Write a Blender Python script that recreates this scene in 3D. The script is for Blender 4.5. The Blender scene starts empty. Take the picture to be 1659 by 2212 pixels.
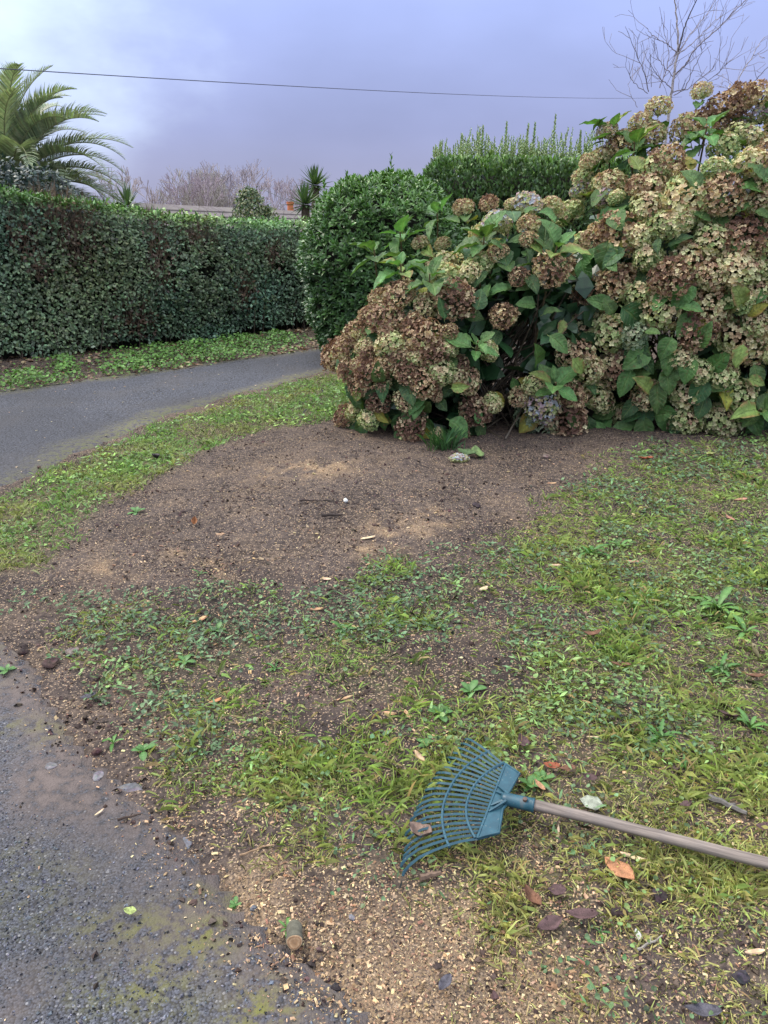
import bpy, math, random
import numpy as np
from mathutils import Vector, Matrix

rng = np.random.default_rng(11)
random.seed(11)
S = bpy.context.scene
COL = S.collection
R = math.radians

# ------------------------------------------------------------------ camera
PITCH = R(20.6); EYE = 1.5; FPX = 1662.0; CXP = 829.5; CYP = 1106.0
cam_data = bpy.data.cameras.new('camera')
cam_data.sensor_fit = 'HORIZONTAL'
cam_data.sensor_width = 36.0
cam_data.lens = 36.0 * FPX / 1659.0
cam_data.clip_start = 0.05
cam_data.clip_end = 6000
cam = bpy.data.objects.new('camera', cam_data)
cam.location = (0, 0, EYE)
cam.rotation_euler = (math.pi / 2 - PITCH, 0, 0)
COL.objects.link(cam)
S.camera = cam

# ------------------------------------------------------------------ sky, sun, exposure
SUN_EL = R(52); SUN_AZ = R(-70)          # azimuth from +Y towards +X
w = bpy.data.worlds.new('World'); S.world = w; w.use_nodes = True
nt = w.node_tree; nt.nodes.clear()
def N(t, typ, **kw):
    n = t.nodes.new(typ)
    for k, v in kw.items():
        setattr(n, k, v)
    return n
def setin(n, **kw):
    for k, v in kw.items():
        n.inputs[k.replace('_', ' ')].default_value = v
out = N(nt, 'ShaderNodeOutputWorld')
sky = N(nt, 'ShaderNodeTexSky', sky_type='NISHITA', sun_disc=False,
        sun_elevation=SUN_EL, sun_rotation=SUN_AZ)
sky.air_density = 1.0; sky.dust_density = 2.0
bg_sky = N(nt, 'ShaderNodeBackground'); bg_sky.inputs['Strength'].default_value = 0.09
nt.links.new(sky.outputs[0], bg_sky.inputs['Color'])
tc = N(nt, 'ShaderNodeTexCoord')
sep = N(nt, 'ShaderNodeSeparateXYZ'); nt.links.new(tc.outputs['Generated'], sep.inputs[0])
# cloud colour: lilac-grey low down, bluer higher up
rampE = N(nt, 'ShaderNodeValToRGB')
nt.links.new(sep.outputs['Z'], rampE.inputs[0])
cr = rampE.color_ramp
cr.elements[0].position = 0.0; cr.elements[0].color = (.225, .225, .325, 1)
cr.elements[1].position = 0.22; cr.elements[1].color = (.190, .230, .415, 1)
e = cr.elements.new(.10); e.color = (.180, .200, .345, 1)
e = cr.elements.new(.6); e.color = (.47, .49, .54, 1)
# soft large cloud variation, over the whole sky
mp = N(nt, 'ShaderNodeMapping'); mp.inputs['Scale'].default_value = (1, 1, 1.9)
nt.links.new(tc.outputs['Generated'], mp.inputs[0])
nz = N(nt, 'ShaderNodeTexNoise'); setin(nz, Scale=2.6, Detail=5.0, Roughness=.5)
nt.links.new(mp.outputs[0], nz.inputs['Vector'])
cl = N(nt, 'ShaderNodeMapRange'); setin(cl, From_Min=.3, From_Max=.72, To_Min=.88, To_Max=1.18)
nt.links.new(nz.outputs['Fac'], cl.inputs['Value'])
# thinner cloud towards the left, where the light comes through
vd = N(nt, 'ShaderNodeVectorMath', operation='DOT_PRODUCT')
d0 = Vector((math.sin(R(-33)) * math.cos(R(17)), math.cos(R(-33)) * math.cos(R(17)), math.sin(R(17))))
vd.inputs[1].default_value = d0
nt.links.new(tc.outputs['Generated'], vd.inputs[0])
nz2 = N(nt, 'ShaderNodeTexNoise'); setin(nz2, Scale=5.0, Detail=5.0, Roughness=.55)
nt.links.new(mp.outputs[0], nz2.inputs['Vector'])
nadd = N(nt, 'ShaderNodeMath', operation='MULTIPLY_ADD'); nadd.inputs[1].default_value = .12
nt.links.new(nz2.outputs['Fac'], nadd.inputs[0]); nt.links.new(vd.outputs['Value'], nadd.inputs[2])
gl = N(nt, 'ShaderNodeMapRange', interpolation_type='SMOOTHSTEP'); setin(gl, From_Min=.975, From_Max=1.075, To_Min=0.0, To_Max=.92)
nt.links.new(nadd.outputs[0], gl.inputs['Value'])
mixg = N(nt, 'ShaderNodeMixRGB'); mixg.inputs[2].default_value = (.44, .53, .64, 1)
nt.links.new(gl.outputs[0], mixg.inputs[0]); nt.links.new(rampE.outputs[0], mixg.inputs[1])
# overcast skies grow brighter towards the zenith: (1 + 2 sin h) / 3
zc = N(nt, 'ShaderNodeMath', operation='MAXIMUM'); zc.inputs[1].default_value = 0
nt.links.new(sep.outputs['Z'], zc.inputs[0])
zb = N(nt, 'ShaderNodeMath', operation='MULTIPLY_ADD'); zb.inputs[1].default_value = 1.9; zb.inputs[2].default_value = .82
nt.links.new(zc.outputs[0], zb.inputs[0])
zm = N(nt, 'ShaderNodeMath', operation='MULTIPLY')
nt.links.new(zb.outputs[0], zm.inputs[0]); nt.links.new(cl.outputs[0], zm.inputs[1])
bg_cl = N(nt, 'ShaderNodeBackground')
nt.links.new(mixg.outputs[0], bg_cl.inputs['Color']); nt.links.new(zm.outputs[0], bg_cl.inputs['Strength'])
mixs = N(nt, 'ShaderNodeMixShader'); mixs.inputs[0].default_value = .93
nt.links.new(bg_sky.outputs[0], mixs.inputs[1]); nt.links.new(bg_cl.outputs[0], mixs.inputs[2])
nt.links.new(mixs.outputs[0], out.inputs['Surface'])

sun_data = bpy.data.lights.new('sun', 'SUN'); sun_data.energy = 1.5; sun_data.angle = R(24)
sun_data.color = (1.0, .93, .80)
sun = bpy.data.objects.new('sun', sun_data); COL.objects.link(sun)
sd_ = Vector((math.sin(SUN_AZ) * math.cos(SUN_EL), math.cos(SUN_AZ) * math.cos(SUN_EL), math.sin(SUN_EL)))
sun.rotation_euler = sd_.to_track_quat('Z', 'Y').to_euler()
sun.location = sd_ * 30

S.view_settings.view_transform = 'Standard'
S.view_settings.look = 'None'
S.view_settings.exposure = 1.0
S.view_settings.gamma = 1
S.cycles.max_bounces = 5
S.cycles.diffuse_bounces = 3
S.cycles.transparent_max_bounces = 4
S.cycles.use_denoising = True
S.cycles.caustics_reflective = False
S.cycles.caustics_refractive = False

# ------------------------------------------------------------------ helpers: rays, noise, polygons
cP, sP = math.cos(PITCH), math.sin(PITCH)
def ray(px, py):
    x = (px - CXP) / FPX; y = (CYP - py) / FPX
    return np.array((x, cP + y * sP, -sP + y * cP))
def on_plane(px, py, z=0.0):
    d = ray(px, py); t = (z - EYE) / d[2]
    return np.array((d[0] * t, d[1] * t, z))
def at_y(px, py, Y):
    d = ray(px, py); t = Y / d[1]
    return np.array((d[0] * t, Y, EYE + d[2] * t))
def hash2(i, j, s):
    n = (i.astype(np.int64) * 374761393 + j.astype(np.int64) * 668265263 + s * 974634777) & 0x7fffffff
    n = ((n ^ (n >> 13)) * 1274126177) & 0x7fffffff
    n = n ^ (n >> 16)
    return (n & 0xffff) / 65535.0
def vnoise(x, y, s=0):
    xi = np.floor(x); yi = np.floor(y); fx = x - xi; fy = y - yi
    fx = fx * fx * (3 - 2 * fx); fy = fy * fy * (3 - 2 * fy)
    a = hash2(xi, yi, s); b = hash2(xi + 1, yi, s); c = hash2(xi, yi + 1, s); d = hash2(xi + 1, yi + 1, s)
    return (a * (1 - fx) + b * fx) * (1 - fy) + (c * (1 - fx) + d * fx) * fy
def fbm(x, y, s=0, oct=4, rough=.5):
    t = 0; a = 1; n = 0
    for o in range(oct):
        t = t + a * vnoise(x * 2 ** o + o * 17.3, y * 2 ** o - o * 9.1, s + o); n += a; a *= rough
    return t / n
def sstep(a, b, x):
    t = np.clip((x - a) / (b - a), 0, 1); return t * t * (3 - 2 * t)
def sd_poly(x, y, poly):
    """signed distance, positive inside"""
    P = np.asarray(poly); x = np.asarray(x, float); y = np.asarray(y, float)
    d2 = np.full(x.shape, 1e18); ins = np.zeros(x.shape, bool)
    for i in range(len(P)):
        a = P[i]; b = P[(i + 1) % len(P)]
        ex, ey = b - a; wx = x - a[0]; wy = y - a[1]
        t = np.clip((wx * ex + wy * ey) / (ex * ex + ey * ey + 1e-12), 0, 1)
        d2 = np.minimum(d2, (wx - ex * t) ** 2 + (wy - ey * t) ** 2)
        if abs(ey) > 1e-12:
            c = (a[1] > y) != (b[1] > y)
            ins ^= c & (x < ex * (y - a[1]) / ey + a[0])
    d = np.sqrt(d2)
    return np.where(ins, d, -d)
def gp(pts, z=0.0):
    return [tuple(on_plane(a, b, z)[:2]) for a, b in pts]

# ground zones, laid out on the ground plane (metres)
VERGE = gp([(-260, 1150), (-60, 1085), (30, 1052), (110, 1008), (230, 958), (360, 908), (520, 865), (700, 824), (900, 812),
            (900, 925), (745, 925), (640, 932), (520, 950), (440, 985), (380, 1025), (300, 1060), (230, 1100), (180, 1140),
            (130, 1195), (90, 1235), (-20, 1250), (-260, 1285)], .02)
WEEDS = gp([(30, 1275), (200, 1285), (350, 1262), (520, 1235), (640, 1262), (760, 1215), (900, 1195), (1050, 1170), (1150, 1120),
            (1230, 1060), (1290, 1000), (1500, 965), (2100, 940), (2300, 1500), (2300, 2400), (1000, 2400), (900, 2090), (790, 1990),
            (600, 1870), (470, 1740), (330, 1670), (210, 1540), (170, 1450), (60, 1340)], .03)
CHIPZ = gp([(520, 1900), (700, 1930), (900, 1950), (1080, 1990), (1180, 2090), (1280, 2260), (790, 2280), (640, 2120), (560, 2010)])
DRIVE = [(-9, 3.6), (-3.2, 3.15)] + gp([(-260, 1310), (-30, 1320), (80, 1480), (150, 1600), (250, 1690), (360, 1790), (430, 1890),
            (500, 1980), (620, 2070), (715, 2150), (830, 2260)]) + [(.1, .6), (.5, -4), (-9, -4)]
ROAD = [(-14, 3.5), (-9, 3.05), (-3.3, 3.4)] + gp([(-60, 1070), (20, 1042), (110, 998), (230, 950), (360, 900), (520, 858), (700, 818)]) + \
       [(.3, 9.0), (1.8, 10.6), (4.5, 12.6), (7.5, 14.2), (7, 16.5), (3, 14.6), (.6, 12.0)] + \
       gp([(780, 747), (690, 763), (520, 777), (340, 797), (180, 817), (60, 832), (-60, 848)]) + [(-5.2, 6.6), (-9, 5.6), (-14, 5.6)]
MOSSD = [(470, 1925, 55, 16), (440, 2040, 45, 50), (520, 2180, 90, 40), (60, 1580, 60, 20), (250, 1990, 110, 26), (300, 2110, 120, 40)]
MUDD = [(190, 1875, 50, 18), (60, 2130, 70, 60), (10, 1810, 20, 14), (150, 1700, 150, 60), (300, 1800, 90, 40), (40, 1450, 70, 90), (400, 1980, 70, 25), (20, 2200, 50, 30)]
def blobs(x, y, lst, z=0.0):
    m = np.zeros(np.shape(x))
    for px, py, rx, ry in lst:
        c = on_plane(px, py, z); a = on_plane(px + rx, py, z); b0 = on_plane(px, py - ry, z); b1 = on_plane(px, py + ry, z)
        lx = abs(a[0] - c[0]); ly = abs(b0[1] - b1[1]) / 2; sk = (b0[0] - b1[0]) / (b0[1] - b1[1])
        dy = y - c[1]; dx = x - c[0] - sk * dy
        m = np.maximum(m, np.exp(-(dx / lx) ** 2 - (dy / ly) ** 2))
    return m
SAWD = [(860, 1130, 70, 22), (940, 1105, 50, 16), (790, 1165, 50, 14), (420, 1170, 60, 22), (480, 1200, 90, 16), (660, 1010, 120, 20), (250, 1195, 60, 15)]
BAREP = [(1000, 1400, 130, 42), (1040, 1290, 90, 25), (280, 1375, 90, 26), (1090, 1450, 90, 30), (480, 1290, 120, 24), (700, 1560, 60, 30), (1100, 1010, 150, 26), (960, 1860, 60, 30)]

def base_h(x, y):
    h = .10 * sstep(2.2, 5.2, y) * sstep(-2.6, .2, x)
    h = h + .03 * np.exp(-((x + .3) / 1.4) ** 2 - ((y - 4.1) / 1.0) ** 2)
    # bank below the long hedge, then the land falls away behind it
    s = (x + 4.306) * .61 - (y - 8.653) * .793      # >0 on the road side of the hedge front
    far = sstep(-.2, 1.2, -s) * sstep(3.0, 6.0, y)
    h = h + .05 * sstep(.9, .2, s) * sstep(3.0, 6.0, y) * sstep(1.0, -.5, x - y + 10.2)
    h = h - 4.0 * sstep(1.5, 13, -s) * sstep(9, 16, y)
    return h
def ground_z(x, y):
    x = np.asarray(x, float); y = np.asarray(y, float)
    h = base_h(x, y)
    n1 = fbm(x * 1.3, y * 1.3, 3, 3); n2 = fbm(x * 7, y * 7, 5, 4, .6)
    near = np.exp(-np.maximum(np.hypot(x, y) - 6, 0) / 3)
    h = h + near * ((n1 - .5) * .05 + (n2 - .5) * .042)
    dd = sd_poly(x, y, DRIVE) + (fbm(x * 3.2, y * 3.2, 21, 5, .6) - .5) * .55
    h = h + (-.05 * sstep(-.16, .20, dd))
    dr = sd_poly(x, y, ROAD) + (fbm(x * 5, y * 5, 22) - .5) * .12
    h = h + (-.05 * sstep(-.06, .10, dr))
    return h
def drive_z(x, y):
    return .002 + (fbm(x * 1.2, y * 1.2, 31, 2) - .5) * .02
def road_z(x, y):
    return base_h(x, y) - .006
def top_z(x, y):
    """height of whatever surface lies uppermost"""
    z = ground_z(x, y)
    z = np.where(sd_poly(x, y, DRIVE) > 0, np.maximum(z, drive_z(x, y)), z)
    z = np.where(sd_poly(x, y, ROAD) > 0, np.maximum(z, road_z(x, y)), z)
    return z
def ground_at(px, py):
    z = 0.03
    for _ in range(8):
        p = on_plane(px, py, z); z = float(top_z(np.array([p[0]]), np.array([p[1]]))[0])
    return np.array((p[0], p[1], z))

# ------------------------------------------------------------------ helpers: meshes
def mesh_np(name, V, F, col=None, smooth=False, mat=None):
    V = np.asarray(V, np.float32); me = bpy.data.meshes.new(name)
    Fs = F if isinstance(F, list) else [F]
    Fs = [np.asarray(f, np.int32) for f in Fs if len(f)]
    me.vertices.add(len(V)); me.vertices.foreach_set('co', V.ravel())
    loops = np.concatenate([f.ravel() for f in Fs])
    tot = np.concatenate([np.full(len(f), f.shape[1], np.int32) for f in Fs])
    start = np.concatenate([[0], np.cumsum(tot)[:-1]]).astype(np.int32)
    me.loops.add(len(loops)); me.loops.foreach_set('vertex_index', loops)
    me.polygons.add(len(tot)); me.polygons.foreach_set('loop_start', start); me.polygons.foreach_set('loop_total', tot)
    me.polygons.foreach_set('use_smooth', np.full(len(tot), smooth, bool))
    me.update(calc_edges=True)
    if col is not None:
        a = me.color_attributes.new('Col', 'FLOAT_COLOR', 'POINT')
        c = np.ones((len(V), 4), np.float32); c[:, :3] = col
        a.data.foreach_set('color', c.ravel())
    if mat: me.materials.append(mat)
    me.validate()
    return me
def link(name, me, parent=None, label=None, cat=None, group=None, kind=None):
    o = bpy.data.objects.new(name, me); COL.objects.link(o)
    if parent is not None: o.parent = parent
    if label: o['label'] = label
    if cat: o['category'] = cat
    if group: o['group'] = group
    if kind: o['kind'] = kind
    return o
def empty(name, loc, label, cat, group=None):
    o = link(name, None, None, label, cat, group); o.location = loc; o.empty_display_size = .1
    return o
def under(o, parent):
    """make o a child of parent, keeping its world place (parents are unrotated empties)"""
    o.parent = parent; o.location = Vector(o.location) - Vector(parent.location)
    return o
def frames(yd, zd):
    """rotation matrices whose columns are x, y, z with y along yd and z near zd"""
    yd = yd / (np.linalg.norm(yd, axis=1, keepdims=True) + 1e-9)
    x = np.cross(yd, zd); x /= (np.linalg.norm(x, axis=1, keepdims=True) + 1e-9)
    z = np.cross(x, yd)
    return np.stack([x, yd, z], axis=2)
def rand_dirs(n):
    v = rng.normal(size=(n, 3)); return v / np.linalg.norm(v, axis=1, keepdims=True)
def scatter(tV, tF, pos, rot, scl, col=None, tcol=None):
    """merge copies of a template; returns V, F, C"""
    tV = np.asarray(tV, float); tF = np.asarray(tF, int); n = len(pos); nv = len(tV)
    scl = np.asarray(scl, float)
    if scl.ndim == 1: scl = np.repeat(scl[:, None], 3, 1)
    P = tV[None] * scl[:, None, :]
    V = np.einsum('nij,nvj->nvi', rot, P) + pos[:, None, :]
    F = (tF[None] + (np.arange(n) * nv)[:, None, None]).reshape(-1, tF.shape[1])
    C = None
    if col is not None:
        C = np.repeat(col[:, None, :], nv, 1)
        if tcol is not None: C = C * np.asarray(tcol)[None]
        C = C.reshape(-1, 3)
    return V.reshape(-1, 3), F, C
class Acc:
    def __init__(s): s.V = []; s.F = []; s.C = []; s.n = 0
    def add(s, V, F, C=None):
        s.V.append(np.asarray(V)); s.F.append(np.asarray(F) + s.n); s.n += len(V)
        s.C.append(np.asarray(C) if C is not None else np.ones((len(V), 3)))
    def mesh(s, name, mat, smooth=False):
        ks = {}
        for f in s.F: ks.setdefault(f.shape[1], []).append(f)
        return mesh_np(name, np.concatenate(s.V), [np.concatenate(v) for v in ks.values()], np.concatenate(s.C), smooth, mat)
def tube(pts, rad, n=6, cap=True):
    pts = np.asarray(pts, float); m = len(pts); rad = np.broadcast_to(np.asarray(rad, float), (m,))
    t = np.gradient(pts, axis=0); t /= np.linalg.norm(t, axis=1, keepdims=True) + 1e-9
    ref = np.array((0, 0, 1.0)) if abs(t[:, 2]).mean() < .8 else np.array((1.0, 0, 0))
    a = np.cross(t, ref); a /= np.linalg.norm(a, axis=1, keepdims=True) + 1e-9
    b = np.cross(t, a)
    th = np.arange(n) * 2 * math.pi / n
    V = pts[:, None] + rad[:, None, None] * (np.cos(th)[None, :, None] * a[:, None] + np.sin(th)[None, :, None] * b[:, None])
    V = V.reshape(-1, 3); F = []
    for i in range(m - 1):
        for k in range(n):
            F.append((i * n + k, i * n + (k + 1) % n, (i + 1) * n + (k + 1) % n, (i + 1) * n + k))
    if cap:
        V = np.concatenate([V, pts[:1], pts[-1:]]); c0 = m * n
        for k in range(n):
            F.append((c0, (k + 1) % n, k, k)); F.append((c0 + 1, (m - 1) * n + k, (m - 1) * n + (k + 1) % n, (m - 1) * n + (k + 1) % n))
    Q = [f for f in F if f[2] != f[3]]; T = [f[:3] for f in F if f[2] == f[3]]
    return V, Q, T
def add_tube(acc, pts, rad, n=6, col=(1, 1, 1)):
    V, Q, T = tube(pts, rad, n)
    base = acc.n
    acc.add(V, np.array(Q), np.tile(col, (len(V), 1)))
    if T:
        acc.F.append(np.array(T) + base)
def segs_mesh(segs, n=4):
    """many separate tapered segments -> arrays (fast, for branches)"""
    A = np.array([s[0] for s in segs], float); B = np.array([s[1] for s in segs], float)
    r0 = np.array([s[2] for s in segs]); r1 = np.array([s[3] for s in segs])
    t = B - A; t /= np.linalg.norm(t, axis=1, keepdims=True) + 1e-9
    ref = np.where(np.abs(t[:, 2:3]) > .9, np.array([[1.0, 0, 0]]), np.array([[0, 0, 1.0]]))
    a = np.cross(t, ref); a /= np.linalg.norm(a, axis=1, keepdims=True) + 1e-9; b = np.cross(t, a)
    th = np.arange(n) * 2 * math.pi / n
    d = np.cos(th)[None, :, None] * a[:, None] + np.sin(th)[None, :, None] * b[:, None]
    B2 = B + t * (r1[:, None] * .6)
    V = np.concatenate([A[:, None] + d * r0[:, None, None], B2[:, None] + d * r1[:, None, None]], 1).reshape(-1, 3)
    k = np.arange(n); q = np.stack([k, (k + 1) % n, n + (k + 1) % n, n + k], 1)
    F = (q[None] + (np.arange(len(A)) * 2 * n)[:, None, None]).reshape(-1, 4)
    return V, F

# ------------------------------------------------------------------ helpers: materials
def new_mat(name):
    m = bpy.data.materials.new(name); m.use_nodes = True; m.node_tree.nodes.clear(); return m, m.node_tree
def noise_node(t, scale, detail=4.0, rough=.55, vec=None):
    n = N(t, 'ShaderNodeTexNoise'); setin(n, Scale=scale, Detail=detail, Roughness=rough)
    if vec is not None: t.links.new(vec, n.inputs['Vector'])
    return n
def mixrgb(t, fac, a, b, blend='MIX'):
    n = N(t, 'ShaderNodeMixRGB', blend_type=blend)
    for i, v in ((0, fac), (1, a), (2, b)):
        if hasattr(v, 'links') or hasattr(v, 'is_linked'): t.links.new(v, n.inputs[i])
        elif i == 0: n.inputs[0].default_value = v
        else: n.inputs[i].default_value = (*v, 1)
    return n.outputs[0]
def mrange(t, v, a, b, c=0., d=1., smooth=True):
    n = N(t, 'ShaderNodeMapRange'); n.interpolation_type = 'SMOOTHSTEP' if smooth else 'LINEAR'
    setin(n, From_Min=a, From_Max=b, To_Min=c, To_Max=d); t.links.new(v, n.inputs['Value']); return n.outputs[0]
def finish(t, color, rough=.6, spec=.3, transl=0.0, bump=None, bstr=.3, bdist=.01, tcol=None):
    o = N(t, 'ShaderNodeOutputMaterial'); p = N(t, 'ShaderNodeBsdfPrincipled')
    if hasattr(color, 'is_linked'): t.links.new(color, p.inputs['Base Color'])
    else: p.inputs['Base Color'].default_value = (*color, 1)
    if hasattr(rough, 'is_linked'): t.links.new(rough, p.inputs['Roughness'])
    else: p.inputs['Roughness'].default_value = rough
    p.inputs['Specular IOR Level'].default_value = spec
    if bump is not None:
        b = N(t, 'ShaderNodeBump'); b.inputs['Strength'].default_value = bstr; b.inputs['Distance'].default_value = bdist
        t.links.new(bump, b.inputs['Height']); t.links.new(b.outputs[0], p.inputs['Normal'])
    if transl > 0:
        tr = N(t, 'ShaderNodeBsdfTranslucent'); mx = N(t, 'ShaderNodeMixShader'); mx.inputs[0].default_value = transl
        c2 = mixrgb(t, 1.0, color, tcol or (1.1, 1.25, .55), 'MULTIPLY') if hasattr(color, 'is_linked') else None
        if c2 is not None: t.links.new(c2, tr.inputs['Color'])
        t.links.new(p.outputs[0], mx.inputs[1]); t.links.new(tr.outputs[0], mx.inputs[2]); t.links.new(mx.outputs[0], o.inputs[0])
    else:
        t.links.new(p.outputs[0], o.inputs[0])
def vcol_mat(name, rough=.5, spec=.35, transl=.2, nscale=60., var=.25, bump=0.0, tcol=None, objvar=0.0):
    """colour from the pieces' own colour attribute, with a little mottling"""
    m, t = new_mat(name)
    at = N(t, 'ShaderNodeAttribute'); at.attribute_name = 'Col'
    tc = N(t, 'ShaderNodeTexCoord')
    n = noise_node(t, nscale, 3, .6, tc.outputs['Object'])
    f = mrange(t, n.outputs['Fac'], .3, .7, 1 - var, 1 + var)
    hsv = N(t, 'ShaderNodeHueSaturation'); t.links.new(at.outputs['Color'], hsv.inputs['Color']); t.links.new(f, hsv.inputs['Value'])
    if objvar:
        oi = N(t, 'ShaderNodeObjectInfo')
        r = mrange(t, oi.outputs['Random'], 0, 1, 1 - objvar, 1 + objvar, False)
        mm = N(t, 'ShaderNodeMath', operation='MULTIPLY'); t.links.new(r, mm.inputs[0]); t.links.new(f, mm.inputs[1])
        t.links.new(mm.outputs[0], hsv.inputs['Value'])
        h2 = mrange(t, oi.outputs['Random'], 0, 1, .5 - objvar * .06, .5 + objvar * .06, False)
        t.links.new(h2, hsv.inputs['Hue'])
    finish(t, hsv.outputs[0], rough, spec, transl, n.outputs['Fac'] if bump else None, bump, .004, tcol)
    return m

# soil
def soil_material():
    m, t = new_mat('soil')
    tc = N(t, 'ShaderNodeTexCoord'); v = tc.outputs['Object']
    at = N(t, 'ShaderNodeAttribute'); at.attribute_name = 'Col'
    sp = N(t, 'ShaderNodeSeparateColor'); t.links.new(at.outputs['Color'], sp.inputs[0])
    n1 = noise_node(t, 2.2, 6, .6, v); n2 = noise_node(t, 40, 5, .65, v); n3 = noise_node(t, 170, 3, .6, v)
    c = mixrgb(t, mrange(t, n1.outputs['Fac'], .35, .68), (.037, .030, .028), (.082, .065, .058))
    c = mixrgb(t, mrange(t, n2.outputs['Fac'], .38, .7), c, (.125, .095, .079))
    c = mixrgb(t, mrange(t, n2.outputs['Fac'], .48, .28), c, (.038, .027, .024))
    # sawdust, moss film, damp places and painted contact shade under the lawn
    dust = N(t, 'ShaderNodeMath', operation='MULTIPLY'); t.links.new(sp.outputs[0], dust.inputs[0])
    t.links.new(mrange(t, n3.outputs['Fac'], .35, .6), dust.inputs[1])
    c = mixrgb(t, dust.outputs[0], c, (.42, .29, .17))
    ms = N(t, 'ShaderNodeMath', operation='MULTIPLY'); t.links.new(sp.outputs[1], ms.inputs[0]); t.links.new(mrange(t, n2.outputs['Fac'], .38, .58), ms.inputs[1])
    c = mixrgb(t, ms.outputs[0], c, (.085, .095, .03))
    c = mixrgb(t, sp.outputs[2], c, mixrgb(t, .7, c, (.03, .024, .024)))
    # fine pale fibres
    vo = N(t, 'ShaderNodeTexVoronoi'); setin(vo, Scale=210.0); t.links.new(v, vo.inputs['Vector'])
    vs = N(t, 'ShaderNodeSeparateColor'); t.links.new(vo.outputs['Color'], vs.inputs[0])
    c = mixrgb(t, mrange(t, vs.outputs[0], .88, .93), c, (.34, .25, .17))
    hh = N(t, 'ShaderNodeMath', operation='ADD'); t.links.new(n2.outputs['Fac'], hh.inputs[0]); t.links.new(n3.outputs['Fac'], hh.inputs[1])
    finish(t, c, .9, .15, 0, hh.outputs[0], .7, .012)
    return m
def asphalt_material(name, cell, base, stone, moss, dirtc, speck=.9):
    m, t = new_mat(name)
    tc = N(t, 'ShaderNodeTexCoord'); v = tc.outputs['Object']
    at = N(t, 'ShaderNodeAttribute'); at.attribute_name = 'Col'
    sp = N(t, 'ShaderNodeSeparateColor'); t.links.new(at.outputs['Color'], sp.inputs[0])
    vo = N(t, 'ShaderNodeTexVoronoi'); setin(vo, Scale=cell); t.links.new(v, vo.inputs['Vector'])
    vs = N(t, 'ShaderNodeSeparateColor'); t.links.new(vo.outputs['Color'], vs.inputs[0])
    n1 = noise_node(t, 1.7, 5, .6, v); n2 = noise_node(t, 26, 4, .65, v)
    c = mixrgb(t, vs.outputs[0], base, stone)
    c = mixrgb(t, mrange(t, vs.outputs[1], speck, speck + .04), c, (.26, .26, .27))
    c = mixrgb(t, mrange(t, vo.outputs['Distance'], .45, .75), c, (.022, .022, .024))
    c = mixrgb(t, mrange(t, n1.outputs['Fac'], .42, .72, 0, .55), c, mixrgb(t, .55, c, (.10, .09, .085)))
    d = N(t, 'ShaderNodeMath', operation='MULTIPLY'); t.links.new(sp.outputs[0], d.inputs[0]); t.links.new(mrange(t, n2.outputs['Fac'], .3, .52), d.inputs[1])
    dcol = mixrgb(t, mrange(t, n2.outputs['Fac'], .35, .65), dirtc, tuple(x * 1.7 for x in dirtc))
    c = mixrgb(t, d.outputs[0], c, dcol)
    g = N(t, 'ShaderNodeMath', operation='MULTIPLY'); t.links.new(sp.outputs[1], g.inputs[0]); t.links.new(mrange(t, n2.outputs['Fac'], .42, .6), g.inputs[1])
    c = mixrgb(t, g.outputs[0], c, moss)
    c = mixrgb(t, sp.outputs[2], c, mixrgb(t, .75, c, (.03, .03, .034)))
    h = N(t, 'ShaderNodeMath', operation='SUBTRACT'); t.links.new(n2.outputs['Fac'], h.inputs[0]); t.links.new(vo.outputs['Distance'], h.inputs[1])
    finish(t, c, .78, .3, 0, h.outputs[0], .8, .5 / cell)
    return m
M_soil = soil_material()
M_drive = asphalt_material('driveway_asphalt', 175., (.042, .045, .055), (.115, .122, .148), (.14, .140, .035), (.078, .062, .056), .95)
M_road = asphalt_material('road_asphalt', 75., (.064, .068, .086), (.098, .103, .126), (.13, .14, .055), (.11, .09, .08), .975)
M_grass = vcol_mat('grass_blades', .55, .3, .3, 30., .2)
M_weed = vcol_mat('weed_leaves', .45, .4, .2, 50., .25)
M_chip = vcol_mat('wood_chips', .8, .2, 0, 90., .25)
M_stone = vcol_mat('stones', .7, .35, 0, 80., .3)
M_crumb = vcol_mat('soil_crumbs', .95, .1, 0, 90., .3)
M_litter = vcol_mat('dead_leaves', .65, .3, .12, 45., .3, .4, (1.2, .9, .6))
M_hedge = vcol_mat('hedge_leaves', .38, .36, .12, 25., .25)
M_bush = vcol_mat('bush_leaves', .34, .5, .15, 25., .25)
M_petal = vcol_mat('hydrangea_sepals', .75, .2, .22, 70., .22, 0, (1.2, 1.0, .7), .12)
M_bark = vcol_mat('bark', .85, .2, 0, 40., .3, .5)
M_palm = vcol_mat('palm_fronds', .45, .4, .2, 14., .2)

# ================================================================== SETTING
# ------------------------------------------------------------------ ground: one sheet to the horizon
def grid(xs_fn, ys, nx):
    u = np.linspace(-1, 1, nx); V = []
    for y in ys:
        V.append(np.stack([xs_fn(u, y), np.full(nx, y)], 1))
    return np.array(V)
ys = np.concatenate([np.linspace(-4, .85, 14)[:-1], np.geomspace(.85, 9.5, 400), np.geomspace(9.5, 4000, 60)[1:]])
def xs_fn(u, y):
    uu = np.sign(u) * (np.abs(u) * .72 + .28 * np.abs(u) ** 4)
    return uu * (1.05 * max(y, .85) + .5) * (1 + 2.5 * np.abs(u) ** 8)
nx = 330
G = grid(xs_fn, ys, nx); gx = G[..., 0].ravel(); gy = G[..., 1].ravel()
gz = ground_z(gx, gy)
k = np.arange(len(ys) - 1)[:, None] * nx + np.arange(nx - 1)[None]
GF = np.stack([k, k + 1, k + 1 + nx, k + nx], -1).reshape(-1, 4)
gc = np.zeros((len(gx), 3))
nfb = fbm(gx * 6, gy * 6, 41)
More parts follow.
